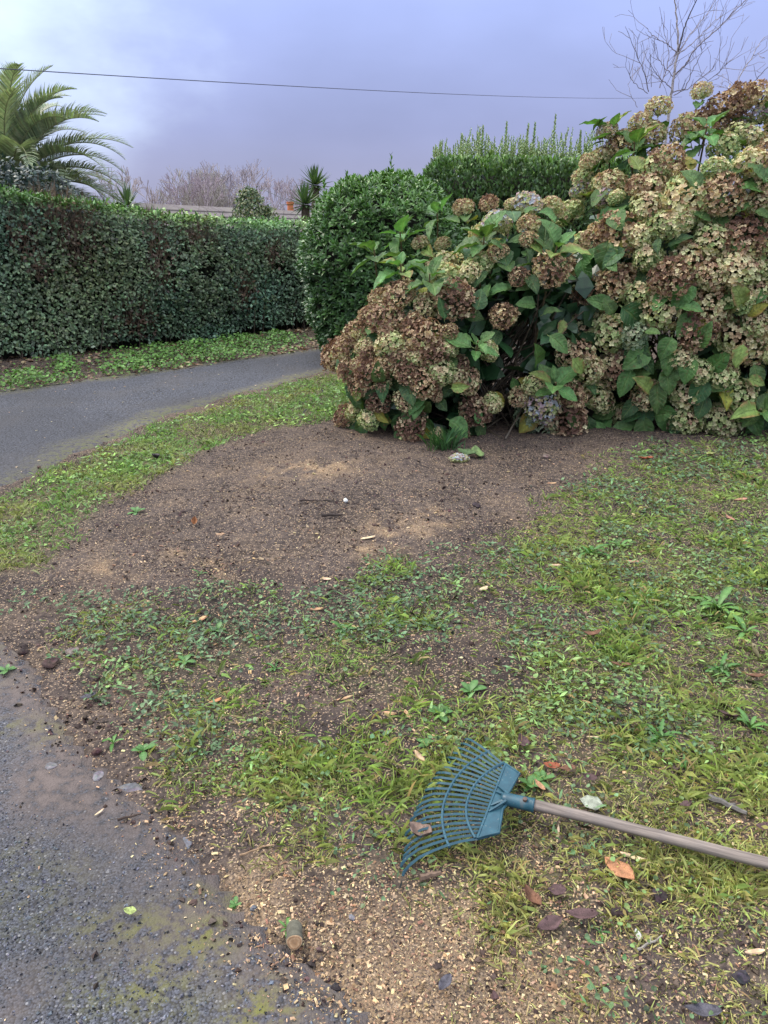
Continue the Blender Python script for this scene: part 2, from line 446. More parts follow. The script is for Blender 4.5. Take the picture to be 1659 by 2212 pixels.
chipd = sstep(-.15, .12, sd_poly(gx, gy, CHIPZ) + (nfb - .5) * .3)
gc[:, 0] = np.clip(1.0 * blobs(gx, gy, SAWD, .1) * sstep(.42, .70, fbm(gx * 11, gy * 11, 47, 5, .65)) + .5 * chipd + .12 * sstep(.5, .7, nfb), 0, 1)
gc[:, 1] = np.clip(sstep(-.1, .3, sd_poly(gx, gy, VERGE)) * .9 + .45 * sstep(.0, .5, sd_poly(gx, gy, WEEDS)) * sstep(.45, .65, fbm(gx * 3, gy * 3, 43)) + sstep(9, 14, gy), 0, 1)
gc[:, 2] = np.clip(.75 * blobs(gx, gy, BAREP + [(480, 1270, 300, 22), (100, 1265, 160, 24), (700, 1240, 200, 16), (250, 1130, 60, 20), (120, 1700, 100, 30)], .05) + .6 * sstep(.55, .75, fbm(gx * 2.2, gy * 2.2, 44)) + .45 * sstep(.0, .3, sd_poly(gx, gy, WEEDS)) * sstep(1.5, 2.2, gy), 0, 1) * .8  # damp soil; across the lawn also painted contact shade between the grass
ground = link('ground', mesh_np('ground', np.stack([gx, gy, gz], 1), GF, gc, True, M_soil), None,
              'brown earth ground with bare raked patch and damp soil', 'ground', None, 'structure')

def sheet(name, poly, zf, step, mat, colf, label, lim=None):
    P = np.array(poly); x0, y0 = P.min(0); x1, y1 = P.max(0)
    if lim: x0, x1, y0, y1 = max(x0, lim[0]), min(x1, lim[1]), max(y0, lim[2]), min(y1, lim[3])
    xs = np.arange(x0, x1 + step, step); yy = np.arange(y0, y1 + step, step)
    X, Y = np.meshgrid(xs, yy); x = X.ravel(); y = Y.ravel(); n = len(xs)
    sd = sd_poly(x, y, poly)
    kk = (np.arange(len(yy) - 1)[:, None] * n + np.arange(n - 1)[None]).ravel()
    q = np.stack([kk, kk + 1, kk + 1 + n, kk + n], 1)
    q = q[(sd[q] > -.02).any(1)]
    used = np.unique(q); re = np.zeros(len(x), int); re[used] = np.arange(len(used))
    x, y, sd = x[used], y[used], sd[used]
    # pull the cells that stick out back onto the outline so that the edge is smooth
    z = zf(x, y) - .05 * sstep(0, -.03, sd)
    return link(name, mesh_np(name, np.stack([x, y, z], 1), re[q], colf(x, y, sd), True, mat), None, label, name, None, 'structure')
def drive_col(x, y, sd):
    n = fbm(x * 3.2, y * 3.2, 51); c = np.zeros((len(x), 3))
    c[:, 0] = np.clip(sstep(.28, .0, sd + (n - .5) * .45) * .9 + .6 * blobs(x, y, MUDD) + .2 * sstep(.58, .75, n), 0, 1)
    c[:, 1] = np.clip(1.6 * blobs(x, y, MOSSD) * sstep(.3, .55, fbm(x * 9, y * 9, 52)) + .25 * sstep(.5, .7, fbm(x * 2.1, y * 2.1, 53)), 0, 1)
    c[:, 2] = .3 * sstep(.5, .7, fbm(x * 1.4, y * 1.4, 54))
    return c
sheet('driveway', DRIVE, drive_z, .05, M_drive, drive_col, 'dark chipped asphalt driveway with moss and mud in the foreground')
def road_col(x, y, sd):
    n = fbm(x * 2.5, y * 2.5, 61); c = np.zeros((len(x), 3))
    c[:, 0] = np.clip(sstep(.30, 0, sd + (n - .5) * .3) * .8, 0, 1)
    c[:, 1] = np.clip(sstep(.28, .02, sd + (n - .5) * .35) * .9, 0, 1)
    c[:, 2] = np.clip(.55 * sstep(.5, .75, fbm(x * .7, y * .9, 62)) + .35 * sstep(1.1, .3, sd) * sstep(7.0, 9.0, y + .3 * x), 0, 1)
    return c
sheet('road', ROAD, road_z, .12, M_road, road_col, 'narrow grey asphalt lane curving between grass verge and tall hedge')

# ================================================================== BACKGROUND
# leaf templates ------------------------------------------------------
LEAF4_V = [(0, 0, 0), (.30, .38, .05), (.17, .75, .03), (0, 1, -.06), (-.17, .75, .03), (-.30, .38, .05)]
LEAF4_F = [(0, 1, 5), (1, 2, 5), (2, 4, 5), (2, 3, 4)]
LEAF2_V = [(0, 0, 0), (.30, .5, .07), (0, 1, -.05), (-.30, .5, .07)]
LEAF2_F = [(0, 1, 2), (0, 2, 3)]
def jitter_col(base, n, dv=.25, dh=.06):
    b = np.array(base)[None] * (1 + rng.normal(size=(n, 1)) * dv) * (1 + rng.normal(size=(n, 3)) * dh)
    return np.clip(b, .004, 1)
def sprig_arrays(nleaf, length, ratio, spread=1.0, seed=0):
    """a shoot tip: leaves round a short stem along +Y"""
    r = np.random.default_rng(seed); pos = []; yd = []; zd = []; sc = []
    for i in range(nleaf):
        a = i * 2.4 + r.normal() * .3; f = i / max(nleaf - 1, 1)
        tilt = R(78 - 52 * f) * spread * (1 + r.normal() * .12)
        out_ = np.array((math.cos(a), 0, math.sin(a)))
        d = out_ * math.sin(tilt) + np.array((0, 1, 0)) * math.cos(tilt)
        pos.append((0, f * length * .55, 0)); yd.append(d)
        zd.append(np.array((0, 1, 0)) * math.sin(tilt) - out_ * math.cos(tilt) + r.normal(size=3) * .15)
        sc.append(length * (1.0 - .35 * f) * (1 + r.normal() * .12))
    return np.array(pos), np.array(yd), np.array(zd), np.array(sc), ratio

# ------------------------------------------------------------------ long clipped hedge beyond the lane
HD = np.array((.793, .61)); HN = np.array((.61, -.793)); H0 = np.array((-4.306, 8.653)) + HN * .06
def hedge_top(s):
    q = np.maximum(s, -.6); return 1.825 - .160 * q + .0130 * q * q + (fbm(s * 1.4, s * 0 + 3.3, 71, 3) - .5) * .07
def hedge_front(s, z):
    return (fbm(s * 1.1, z * 1.3, 72, 3) - .5) * .22 - .05 * z + .16 * np.exp(-((z - .9) / .6) ** 2) * (fbm(s * .5, z * 0, 73, 2) - .2)
def hedge_pt(s, z, dep):
    q = H0[None] + s[:, None] * HD + (hedge_front(s, z) - dep)[:, None] * HN
    g = base_h(q[:, 0], q[:, 1])
    return np.stack([q[:, 0], q[:, 1], z + np.maximum(g, -.3)], 1)
hedge = empty('clipped_hedge', (H0[0], H0[1], 0), 'long dark green clipped hedge running along the far side of the lane', 'hedge')
# dark solid core added inside the hedge to block the light
ss = np.linspace(-4.2, 7, 90); prof = []
for s in ss:
    t_ = float(hedge_top(np.array([s]))[0]) - .10
    prof.append([(.24, -.12), (.17, .9), (.17, t_ - .15), (.30, t_), (.9, t_), (1.05, t_ - .2), (1.05, .2)])
prof = np.array(prof); V = []
for i, s in enumerate(ss):
    V.append(hedge_pt(np.full(7, s), prof[i, :, 1], prof[i, :, 0]))
V = np.concatenate(V); kk = (np.arange(len(ss) - 1)[:, None] * 7 + np.arange(6)[None]).ravel()
o = link('inner_filler', mesh_np('hedge_inner', V, np.stack([kk, kk + 7, kk + 8, kk + 1], 1), np.tile((.02, .022, .014), (len(V), 1)), False, M_bark)); under(o, hedge)
nL = 68000
s = rng.uniform(-4.2, 7, nL); tp = hedge_top(s); z = .0 + rng.uniform(0, 1, nL) ** .95 * (tp + .02)
low = fbm(s * 1.6, s * 0, 75, 3) * .26 - .10
dep = np.abs(rng.normal(size=nL)) * .075
ontop = rng.uniform(size=nL) < .10
z = np.where(ontop, tp + rng.normal(size=nL) * .03, z); dep = np.where(ontop, rng.uniform(0, .9, nL), dep)
gap = fbm(s * 2.4, z * 2.4, 76, 4)
brown = np.zeros(nL)
for px, py, rs, rz in [(150, 480, .26, .20), (170, 540, .14, .22), (345, 560, .14, .30), (530, 640, .14, .20), (300, 705, .18, .2), (595, 570, .10, .14), (60, 530, .16, .16), (430, 520, .2, .1), (90, 600, .1, .1)]:
    d = ray(px, py); A = H0; t_ = ((A[0] * HN[0] + A[1] * HN[1])) / (d[0] * HN[0] + d[1] * HN[1]); p = d * t_
    s0 = (p[:2] - H0) @ HD; z0 = EYE + p[2]
    brown = np.maximum(brown, np.exp(-((s - s0) / rs) ** 2 - ((z - z0) / rz) ** 2))
keep = (z > low) & (gap > .26 + .07 * rng.normal(size=nL)) & (rng.uniform(size=nL) > brown * .45)
s, z, dep, brown, ontop = s[keep], z[keep], dep[keep], brown[keep], ontop[keep]; n = len(s)
pos = hedge_pt(s, z, dep)
outn = np.array((HN[0], HN[1], .25))
yd = rand_dirs(n) * .9 + np.array((0, 0, .1)) + outn * .25; zd = rand_dirs(n) * .50 + outn + np.array((0, 0, .45))
zd[ontop] = rand_dirs(ontop.sum()) * .6 + np.array((0, 0, 1))
col = jitter_col((.140, .195, .105), n, .38) * (.75 + .6 * fbm(s * 1.8, z * 1.8, 78, 4)[:, None]) * (1 + (fbm(s * .9, z * 1.1, 79, 3)[:, None] - .5) * np.array((.9, .25, -.3)))
fresh = rng.uniform(size=n) < .012; col[fresh] = (.16, .24, .10)
dead = rng.uniform(size=n) < brown * .75; col[dead] = jitter_col((.11, .075, .05), dead.sum(), .3)
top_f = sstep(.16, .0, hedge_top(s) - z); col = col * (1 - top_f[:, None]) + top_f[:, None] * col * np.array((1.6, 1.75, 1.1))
sc = rng.uniform(.036, .062, n)
acc = Acc()
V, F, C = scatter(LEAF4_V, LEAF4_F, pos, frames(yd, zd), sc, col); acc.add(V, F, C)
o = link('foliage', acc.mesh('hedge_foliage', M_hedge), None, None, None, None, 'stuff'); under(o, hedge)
# dead stems in the brown places and stalks at the foot
acc = Acc(); nb = 2200
ii = rng.choice(n, nb, p=(brown + .004) / (brown + .004).sum())
A = pos[ii] - outn * .02; B = A + (rand_dirs(nb) * .5 + np.array((0, 0, .9)) + outn * .2) * rng.uniform(.06, .2, nb)[:, None]
V, F = segs_mesh(list(zip(A, B, np.full(nb, .0028), np.full(nb, .0014))), 3); acc.add(V, F, np.tile((.19, .135, .09), (len(V), 1)))
s2 = rng.uniform(-4, 6.5, 260); A = hedge_pt(s2, np.full(260, -.03), rng.uniform(.02, .3, 260)); B = A + rand_dirs(260) * .08 + np.array((0, 0, .4))
V, F = segs_mesh(list(zip(A, B, np.full(260, .007), np.full(260, .005))), 4); acc.add(V, F, np.tile((.10, .08, .06), (len(V), 1)))
o = link('twigs', acc.mesh('hedge_twigs', M_bark), None, None, None, None, 'stuff'); under(o, hedge)
# bright narrow leaves growing along the top edge
nT = 5200; s = rng.uniform(-4.2, 5.5, nT); s = s[rng.uniform(size=nT) < np.clip(1.1 - .34 * (s + .3), .05, 1)]; n = len(s)
pos = hedge_pt(s, hedge_top(s) - rng.uniform(0, .10, n) ** 1.2, rng.uniform(-.05, .35, n))
yd = rand_dirs(n) * .8 + np.array((0, 0, .45)) + outn * .45; zd = rand_dirs(n) * .5 + np.array((0, 0, 1))
col = jitter_col((.085, .17, .055), n, .3)
scl = np.stack([rng.uniform(.03, .05, n), rng.uniform(.06, .15, n), np.full(n, .09)], 1)
V, F, C = scatter(LEAF4_V, LEAF4_F, pos, frames(yd, zd), scl, col)
o = link('top_growth', mesh_np('hedge_top_growth', V, F, C, False, M_weed), None, None, None, None, 'stuff'); under(o, hedge)
# nearest shoots of the hedge as pieces of their own
def sprig_mesh(name, nleaf, length, ratio, base, seed, mat, tmpl=(LEAF4_V, LEAF4_F), spread=1.0):
    p, yd, zd, sc, ra = sprig_arrays(nleaf, length, ratio, spread, seed)
    scl = np.stack([sc * ra / .6, sc, sc * .8], 1)
    V, F, C = scatter(tmpl[0], tmpl[1], p, frames(yd, zd), scl, jitter_col(base, nleaf, .18))
    return mesh_np(name, V, F, C, False, mat)
def place_sprig(name, me, p, nrm, up, parent, scale=1.0):
    o = link(name, me, parent)
    f = frames(np.array([nrm]), rand_dirs(1))[0]
    m = Matrix([[*f[i], 0] for i in range(3)] + [[0, 0, 0, 1]])
    m = Matrix.Translation(Vector(p) - Vector(parent.location)) @ m @ Matrix.Scale(scale, 4)
    o.matrix_local = m
    return o
hs = [sprig_mesh('hedge_shoot', 6, .055, .55, (.140, .195, .105), 100 + i, M_hedge) for i in range(5)]
for i in range(240):
    s1 = rng.uniform(-1.2, 3.6, 1); z1 = rng.uniform(.3, 1.5, 1); p = hedge_pt(s1, z1, np.array([.01]))[0]
    place_sprig('leaf_shoot', hs[i % 5], p, outn + rand_dirs(1)[0] * .5 + np.array((0, 0, .3)), None, hedge, rng.uniform(.8, 1.2))

# ------------------------------------------------------------------ generic clipped bush on an implicit surface
def bush_surface(c, r, n, power=2.0, zmin=-1.0):
    d = rand_dirs(n * 2); d = d[d[:, 2] > zmin][:n]
    k_ = (np.abs(d) ** power).sum(1) ** (-1 / power)
    d = d * k_[:, None]
    p = np.array(c) + d * np.array(r)
    nr = np.sign(d) * np.abs(d) ** (power - 1) / np.array(r); nr /= np.linalg.norm(nr, axis=1, keepdims=True)
    return p, nr
def solid(c, r, power, shrink, mat, name, col=(.018, .02, .012)):
    nu, nv = 40, 20; u = np.linspace(0, 2 * math.pi, nu, endpoint=False); v = np.linspace(-1.35, math.pi / 2, nv)
    U, W = np.meshgrid(u, v); d = np.stack([np.cos(U) * np.cos(W), np.sin(U) * np.cos(W), np.sin(W)], -1).reshape(-1, 3)
    k_ = (np.abs(d) ** power).sum(1) ** (-1 / power)
    V = np.array(c) + d * k_[:, None] * np.array(r) * shrink
    a = (np.arange(nv - 1)[:, None] * nu + np.arange(nu)[None]).ravel(); b = (np.arange(nv - 1)[:, None] * nu + (np.arange(nu)[None] + 1) % nu).ravel()
    return mesh_np(name, V, np.stack([a, b, b + nu, a + nu], 1), np.tile(col, (len(V), 1)), True, mat)

# rounded glossy bush at the corner
BC, BR = (-.01, 8.85, .93), (.86, .85, 1.04)
bush = empty('rounded_evergreen_bush', (BC[0], BC[1], 0), 'rounded glossy green clipped bush at the bend of the lane', 'bush')
o = link('inner_filler', solid(BC, BR, 2.6, .88, M_bark, 'bush_inner')); under(o, bush)  # dark core added inside the bush to block light
sm = [sprig_mesh('bush_shoot', 8, .082, .42, (.075, .155, .042), 200 + i, M_bush) for i in range(6)]
p, nr = bush_surface(BC, BR, 5600, 2.6, -.97)
lump = fbm(p[:, 0] * 2.6 + p[:, 1], p[:, 2] * 2.6, 81, 3)
p = p + nr * ((lump - .5) * .28 - np.abs(rng.normal(size=len(p)) * .045))[:, None]
ok = p[:, 2] > .08; p, nr = p[ok], nr[ok]
front = (nr @ np.array((-.35, -.9, .25))); order = np.argsort(-front + rng.uniform(0, .7, len(p)))
for i in order[:290]:
    place_sprig('leaf_shoot', sm[i % 6], p[i], nr[i] + np.array((0, 0, .7)) + rand_dirs(1)[0] * .35, None, bush, rng.uniform(.8, 1.25))
acc = Acc(); rest = order[290:]
axis = nr[rest] + np.array((0, 0, .7)) + rand_dirs(len(rest)) * .4; axis /= np.linalg.norm(axis, axis=1, keepdims=True)
for vi in range(6):
    sel = rest[vi::6]; ax = axis[vi::6]; m = len(sel)
    lp, lyd, lzd, lsc, ra = sprig_arrays(7, .075, .40, 1.0, 200 + vi)
    fr = frames(ax, rand_dirs(m))
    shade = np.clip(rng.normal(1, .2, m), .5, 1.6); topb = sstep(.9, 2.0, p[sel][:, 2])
    for j in range(7):
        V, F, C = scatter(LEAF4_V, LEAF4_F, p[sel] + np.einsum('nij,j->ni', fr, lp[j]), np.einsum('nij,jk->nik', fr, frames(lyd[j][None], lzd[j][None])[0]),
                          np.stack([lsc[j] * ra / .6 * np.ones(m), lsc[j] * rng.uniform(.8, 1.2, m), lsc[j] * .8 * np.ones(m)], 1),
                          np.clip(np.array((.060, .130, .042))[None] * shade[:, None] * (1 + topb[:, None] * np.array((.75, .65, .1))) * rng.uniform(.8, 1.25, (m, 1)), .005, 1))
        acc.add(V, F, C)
# a few long fresh shoots on top
def leafy_shoot(acc, base, h, nl, ll, lw, colr, lean=.1):
    lean_v = np.array((rng.normal() * lean, rng.normal() * lean, 1.0)); P = []; 
    t_ = np.linspace(.1, 1, nl); pos = base + t_[:, None] * h * lean_v
    a = np.arange(nl) * 2.4; tilt = R(62) - R(38) * t_
    d = np.stack([np.cos(a) * np.sin(tilt), np.sin(a) * np.sin(tilt), np.cos(tilt)], 1)
    zd = np.stack([-np.cos(a), -np.sin(a), np.ones(nl) * .8], 1)
    sc = ll * (1.1 - .5 * t_)
    V, F, C = scatter(LEAF4_V, LEAF4_F, pos, frames(d, zd), np.stack([sc * lw, sc, sc], 1), jitter_col(colr, nl, .2)); acc.add(V, F, C)
    V, F = segs_mesh([(base, base + h * lean_v, .004, .002)], 4); acc.add(V, F, np.tile((.10, .14, .06), (len(V), 1)))
for px, py, h in [(845, 378, .22), (752, 388, .10), (882, 388, .12), (800, 385, .08), (700, 405, .10), (920, 402, .10)]:
    leafy_shoot(acc, at_y(px, py + 8, 8.7), h, 14, .07, .7, (.10, .20, .05), .05)
o = link('foliage', acc.mesh('bush_foliage', M_bush), None, None, None, None, 'stuff'); under(o, bush)

# clipped box-shaped hedge behind the hydrangeas
KC, KR = (2.08, 10.6, 1.02), (1.55, .8, 1.18)
bk = empty('box_hedge', (KC[0], KC[1], 0), 'flat topped clipped green hedge rising behind the hydrangeas', 'hedge')
o = link('inner_filler', solid(KC, KR, 16, .86, M_bark, 'box_hedge_inner')); under(o, bk)  # added dark core, stops light passing through the box hedge
u = rng.uniform(-1, 1, (27000, 2)); wf = rng.uniform(size=27000); nr = np.zeros((27000, 3)); p = np.zeros((27000, 3))
for lo, hi, ax, sg, a1, a2 in ((0, .46, 1, -1, 0, 2), (.46, .56, 1, 1, 0, 2), (.56, .70, 0, -1, 1, 2), (.70, .78, 0, 1, 1, 2), (.78, 1, 2, 1, 0, 1)):
    k_ = (wf >= lo) & (wf < hi); d = np.zeros((k_.sum(), 3)); d[:, ax] = sg; d[:, a1] = u[k_, 0]; d[:, a2] = u[k_, 1] if a2 != 2 else 1 - (1 - u[k_, 1]) * .72
    rc = np.clip((np.abs(d[:, a1]) - .86) / .14, 0, 1) ** 2 * .10 + np.clip((np.abs(d[:, a2]) - .88) / .12, 0, 1) ** 2 * .10
    nv_ = np.zeros_like(d); nv_[:, ax] = sg; nv_ += d * np.where(np.abs(d) > .88, .7, 0) * (np.arange(3) != ax); d[:, ax] *= 1 - rc
    p[k_] = np.array(KC) + d * np.array(KR); nr[k_] = nv_ / np.linalg.norm(nv_, axis=1, keepdims=True)
lump = fbm(p[:, 0] * 3, p[:, 2] * 3 + p[:, 1], 83, 3)
p = p + nr * ((lump - .5) * .12 - np.abs(rng.normal(size=len(p)) * .05))[:, None]
n = len(p); yd = rand_dirs(n) * .7 + np.array((0, 0, .8)) + nr * .3; zd = nr + rand_dirs(n) * .7
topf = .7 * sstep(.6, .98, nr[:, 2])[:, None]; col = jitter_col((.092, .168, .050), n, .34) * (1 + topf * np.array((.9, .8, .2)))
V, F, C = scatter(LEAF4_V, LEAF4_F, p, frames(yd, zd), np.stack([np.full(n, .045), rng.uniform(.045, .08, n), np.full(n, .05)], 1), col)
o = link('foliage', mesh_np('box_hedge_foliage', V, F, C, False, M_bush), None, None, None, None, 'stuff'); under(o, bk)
# shrub with tall pale shoots behind it
sh = empty('feathery_shrub', (2.1, 11.9, 0), 'pale green shrub sending up thin leafy shoots behind the box hedge', 'shrub')
acc = Acc()
for i in range(170):
    px = rng.uniform(935, 1310); tall = 330 - 66 * fbm(np.array([px / 40.]), np.array([0.]), 85)[0] * rng.uniform(.25, 1.1) - 22 * rng.uniform() ** 4
    b = at_y(px, 345, 11.9 + rng.normal() * .35); tpt = at_y(px, tall, b[1])
    leafy_shoot(acc, b, max(tpt[2] - b[2], .1), 26, .052, .8, (.29, .37, .19), .16)
for px, tall in [(1192, 250), (1090, 266), (1040, 274), (1133, 270), (1150, 268), (995, 292), (1250, 285)]:
    b = at_y(px, 345, 11.9); tpt = at_y(px, tall, 11.9); leafy_shoot(acc, b, tpt[2] - b[2], 60, .07, .8, (.29, .37, .19), .03)
p, nr = bush_surface((2.15, 11.9, .9), (1.5, .6, 1.40), 9000, 5, .1); n = len(p); p = p + nr * (rng.normal(size=n) * .05)[:, None]; p[:, 2] += (fbm(p[:, 0] * 3.5, p[:, 1] * 3.5, 86) - .6) * .28 * (nr[:, 2] > .5)
V, F, C = scatter(LEAF2_V, LEAF2_F, p, frames(rand_dirs(n) + np.array((0, 0, 1)), nr + rand_dirs(n) * .6), rng.uniform(.05, .08, n), jitter_col((.22, .30, .13), n, .25)); acc.add(V, F, C)
o = link('foliage', acc.mesh('feathery_foliage', M_bush), None, None, None, None, 'stuff'); under(o, sh)
V, F = segs_mesh([((2.1 + a, 11.9, -.3), (2.1 + a * 2, 11.9, 1.6), .03, .015) for a in (-.4, -.1, .2, .45)], 6)
o = link('stem', mesh_np('feathery_stems', V, F, np.tile((.1, .08, .06), (len(V), 1)), True, M_bark)); under(o, sh)

# ------------------------------------------------------------------ dark camellia-like shrub above the hedge on the left
q = at_y(40, 420, 11.6)
cs = empty('dark_shrub', (q[0], q[1], -.4), 'dark blue green broad leaved shrub standing below the palm', 'shrub')
acc = Acc(); cen = (q[0] - .3, q[1], q[2] - .25); rad = (1.12, .7, .72)
p, nr = bush_surface(cen, rad, 5200, 2.2, -.5); p = p - nr * (np.abs(rng.normal(size=len(p))) * .14)[:, None] + nr * ((fbm(p[:, 0] * 4, p[:, 2] * 4, 87) - .5) * .35)[:, None]
n = len(p); V, F, C = scatter(LEAF4_V, LEAF4_F, p, frames(rand_dirs(n) + nr * .3, nr + rand_dirs(n) * .6 + np.array((0, -.2, .4))), rng.uniform(.05, .09, n), jitter_col((.028, .05, .042), n, .25)); acc.add(V, F, C)
o = link('foliage', acc.mesh('dark_shrub_foliage', M_hedge), None, None, None, None, 'stuff'); under(o, cs)
segs = []
for i in range(60):
    a = np.array((cen[0], cen[1], -.4)); b = p[rng.integers(n)]; m_ = (a + b) / 2 + rng.normal(size=3) * .12
    segs += [(a, m_, .02, .012), (m_, b, .012, .004)]
V, F = segs_mesh(segs, 4); o = link('branches', mesh_np('dark_shrub_branches', V, F, np.tile((.10, .08, .06), (len(V), 1)), False, M_bark)); under(o, cs)

# ------------------------------------------------------------------ palm
def frond_mesh(seed, L=3.2, droop=1.15, ll=.66, wid=.034):
    r = np.random.default_rng(seed); m = 26; t_ = np.linspace(0, 1, m)
    ang = -droop * t_ ** 1.7                                   # bends over along its length
    dx = np.cos(ang); dz = np.sin(ang)
    x = np.cumsum(dx) * L / m; z_ = np.cumsum(dz) * L / m
    rach = np.stack([np.zeros(m), x, z_], 1) + np.stack([np.sin(t_ * 2) * r.normal() * .12, 0 * t_, 0 * t_], 1)
    acc = Acc(); add_tube(acc, rach, .024 * (1 - t_) + .004, 5, (.30, .31, .17))
    nl = 92; tt = np.linspace(.10, .995, nl)
    P = np.stack([np.interp(tt, t_, rach[:, i]) for i in range(3)], 1); a_ = np.interp(tt, t_, ang)
    fw = np.stack([0 * a_, np.cos(a_), np.sin(a_)], 1); up = np.stack([0 * a_, -np.sin(a_), np.cos(a_)], 1)
    for sgn in (-1, 1):
        ln = ll * (np.sin(np.clip(tt * 1.02, 0, 1) * math.pi * .93 + .18) ** .7) * r.uniform(.85, 1.12, nl) * (1 - .25 * tt)
        sw = .30 + .70 * tt; lift = .55 - .25 * tt + r.normal(size=nl) * .10
        d = np.array((sgn, 0, 0))[None] * np.cos(sw)[:, None] + fw * np.sin(sw)[:, None] + up * lift[:, None]
        d /= np.linalg.norm(d, axis=1, keepdims=True)
        side = np.cross(d, up); side /= np.linalg.norm(side, axis=1, keepdims=True)
        w_ = wid * (1 - .3 * tt)
        mid = P + d * (ln * .5)[:, None]; tip = P + d * ln[:, None] - np.array((0, 0, 1)) * (ln * .16)[:, None]
        V = np.stack([P - side * w_[:, None] * .4, P + side * w_[:, None] * .4, mid + side * w_[:, None] * .5 + up * .004, mid - side * w_[:, None] * .5 + up * .004, tip], 1).reshape(-1, 3)
        k_ = np.arange(nl) * 5
        acc.add(V, np.stack([k_, k_ + 1, k_ + 2, k_ + 3], 1), np.repeat(jitter_col((.25, .295, .195), nl, .25), 5, 0))
        acc.F.append(np.stack([k_ + 3, k_ + 2, k_ + 4], 1) + acc.n - len(V))
    return acc.mesh('palm_frond', M_palm)
pc = at_y(22, 408, 20.0)
palm = empty('palm_tree', (pc[0], pc[1], -4.0), 'large feathery palm tree rising behind the hedge at the left', 'palm tree')
acc = Acc(); hz = np.linspace(-4, pc[2] - .1, 16)
add_tube(acc, np.stack([np.full(16, pc[0]), np.full(16, pc[1]), hz], 1), .36 + .03 * (np.arange(16) % 2), 12, (.11, .08, .055))
o = link('trunk', acc.mesh('palm_trunk', M_bark)); under(o, palm)
fm = [frond_mesh(300 + i, 3.1 + .15 * (i % 3), d) for i, d in enumerate((1.0, 1.3, 1.6, 1.9, 1.5, 1.2))]
def place_frond(el, az, v, sc=1.0):
    o = link('frond', fm[v], palm)
    # local +Y is outwards: pitch it up by el, then turn about Z
    m = Matrix.Translation(Vector(pc) - Vector(palm.location)) @ Matrix.Rotation(-az, 4, 'Z') @ Matrix.Rotation(el, 4, 'X') @ Matrix.Rotation(rng.normal() * .18, 4, 'Y') @ Matrix.Scale(sc, 4)
    o.matrix_local = m
for el, az, v, sc in [(84, 80, 0, 1), (72, 95, 1, .98), (60, 88, 1, 1), (50, 100, 5, .98), (38, 85, 4, .95), (26, 97, 4, 1.02), (14, 88, 2, 1.04), (2, 100, 2, 1.0), (-8, 80, 3, 1.05), (-14, 105, 2, .95)]:
    place_frond(R(el), R(az), v, sc)
for i in range(68):
    u = i / 67; place_frond(R(82 - 105 * u ** .85 + rng.normal() * 5), i * 2.39996, int(rng.integers(6)), rng.uniform(.85, 1.02))

# ------------------------------------------------------------------ yuccas
def sword_head(acc, c, n, L, wid, colr, seed):
    r = np.random.default_rng(seed); el = np.linspace(1.5, -.55, n) + r.normal(size=n) * .08; az = np.arange(n) * 2.4
    d = np.stack([np.cos(az) * np.cos(el), np.sin(az) * np.cos(el), np.sin(el)], 1)
    zd = np.stack([-np.cos(az) * np.sin(el), -np.sin(az) * np.sin(el), np.cos(el)], 1)
    ln = L * r.uniform(.85, 1.1, n)
    T = [(-.5, 0, 0), (.5, 0, 0), (.42, .5, 0), (-.42, .5, 0), (0, 1, -.05), (0, .5, -.25)]
    TF = [(0, 1, 5), (1, 2, 5), (0, 5, 3), (2, 4, 5), (5, 4, 3)]
    V, F, C = scatter(T, TF, c + d * .03, frames(d, zd), np.stack([np.full(n, wid), ln, ln * .1], 1), jitter_col(colr, n, .15)); acc.add(V, F, C)
def yucca(name, heads, base, label):
    y = empty(name, tuple(base), label, 'yucca')
    for i, (c, n, L, w_) in enumerate(heads):
        acc = Acc(); sword_head(acc, np.array(c), n, L, w_, (.075, .125, .055), 400 + i)
        o = link('leaf_head', acc.mesh('yucca_head', M_palm)); under(o, y)
        acc = Acc(); add_tube(acc, [np.array(base) + (rng.normal() * .1, 0, 0), (np.array(base) + c) / 2 + (rng.normal() * .05, 0, 0), np.array(c)], [.09, .075, .07], 8, (.13, .10, .07))
        o = link('stem', acc.mesh('yucca_stem', M_bark)); under(o, y)
a = at_y(681, 400, 14.6); b = at_y(660, 442, 14.0)
yucca('yucca_plant', [(a, 70, .33, .05)], (a[0] + .05, a[1], -1.2), 'taller spiky yucca head beside the rounded bush')
yucca('yucca_plant', [(b, 70, .36, .05)], (b[0] + .1, b[1], -1.2), 'lower spiky yucca head just left of the taller one')
c = at_y(275, 445, 13.0)
yucca('yucca_plant', [(c, 40, .33, .045)], (c[0], c[1], -1.5), 'small spiky plant poking above the hedge near the palm')

# ------------------------------------------------------------------ house behind
P1 = at_y(255, 436, 19.0); P2 = at_y(680, 466, 36.0); zr = (P1[2] + P2[2]) / 2 
P1[2] = P1[2]; P2[2] = P2[2]
rd = (P2 - P1); rd[2] = 0; L = np.linalg.norm(rd); rd /= L; rn = np.array((rd[1], -rd[0], 0)); 
if rn[1] > 0: rn = -rn
zr = 2.02
house = empty('tiled_house', (P1[0], P1[1], -4), 'house behind the hedge showing its brown tiled roof ridge and brick chimney', 'house')
def hp(a, b_, z): return (P1[0] + rd[0] * a + rn[0] * b_, P1[1] + rd[1] * a + rn[1] * b_, z)
m_tile, t = new_mat('roof_tiles'); tc = N(t, 'ShaderNodeTexCoord'); n1 = noise_node(t, 6, 5, .6, tc.outputs['Object']); n2 = noise_node(t, .8, 3, .6, tc.outputs['Object'])
c_ = mixrgb(t, mrange(t, n1.outputs['Fac'], .3, .7), (.12, .098, .095), (.20, .175, .170)); c_ = mixrgb(t, mrange(t, n2.outputs['Fac'], .45, .7), c_, (.19, .17, .15))
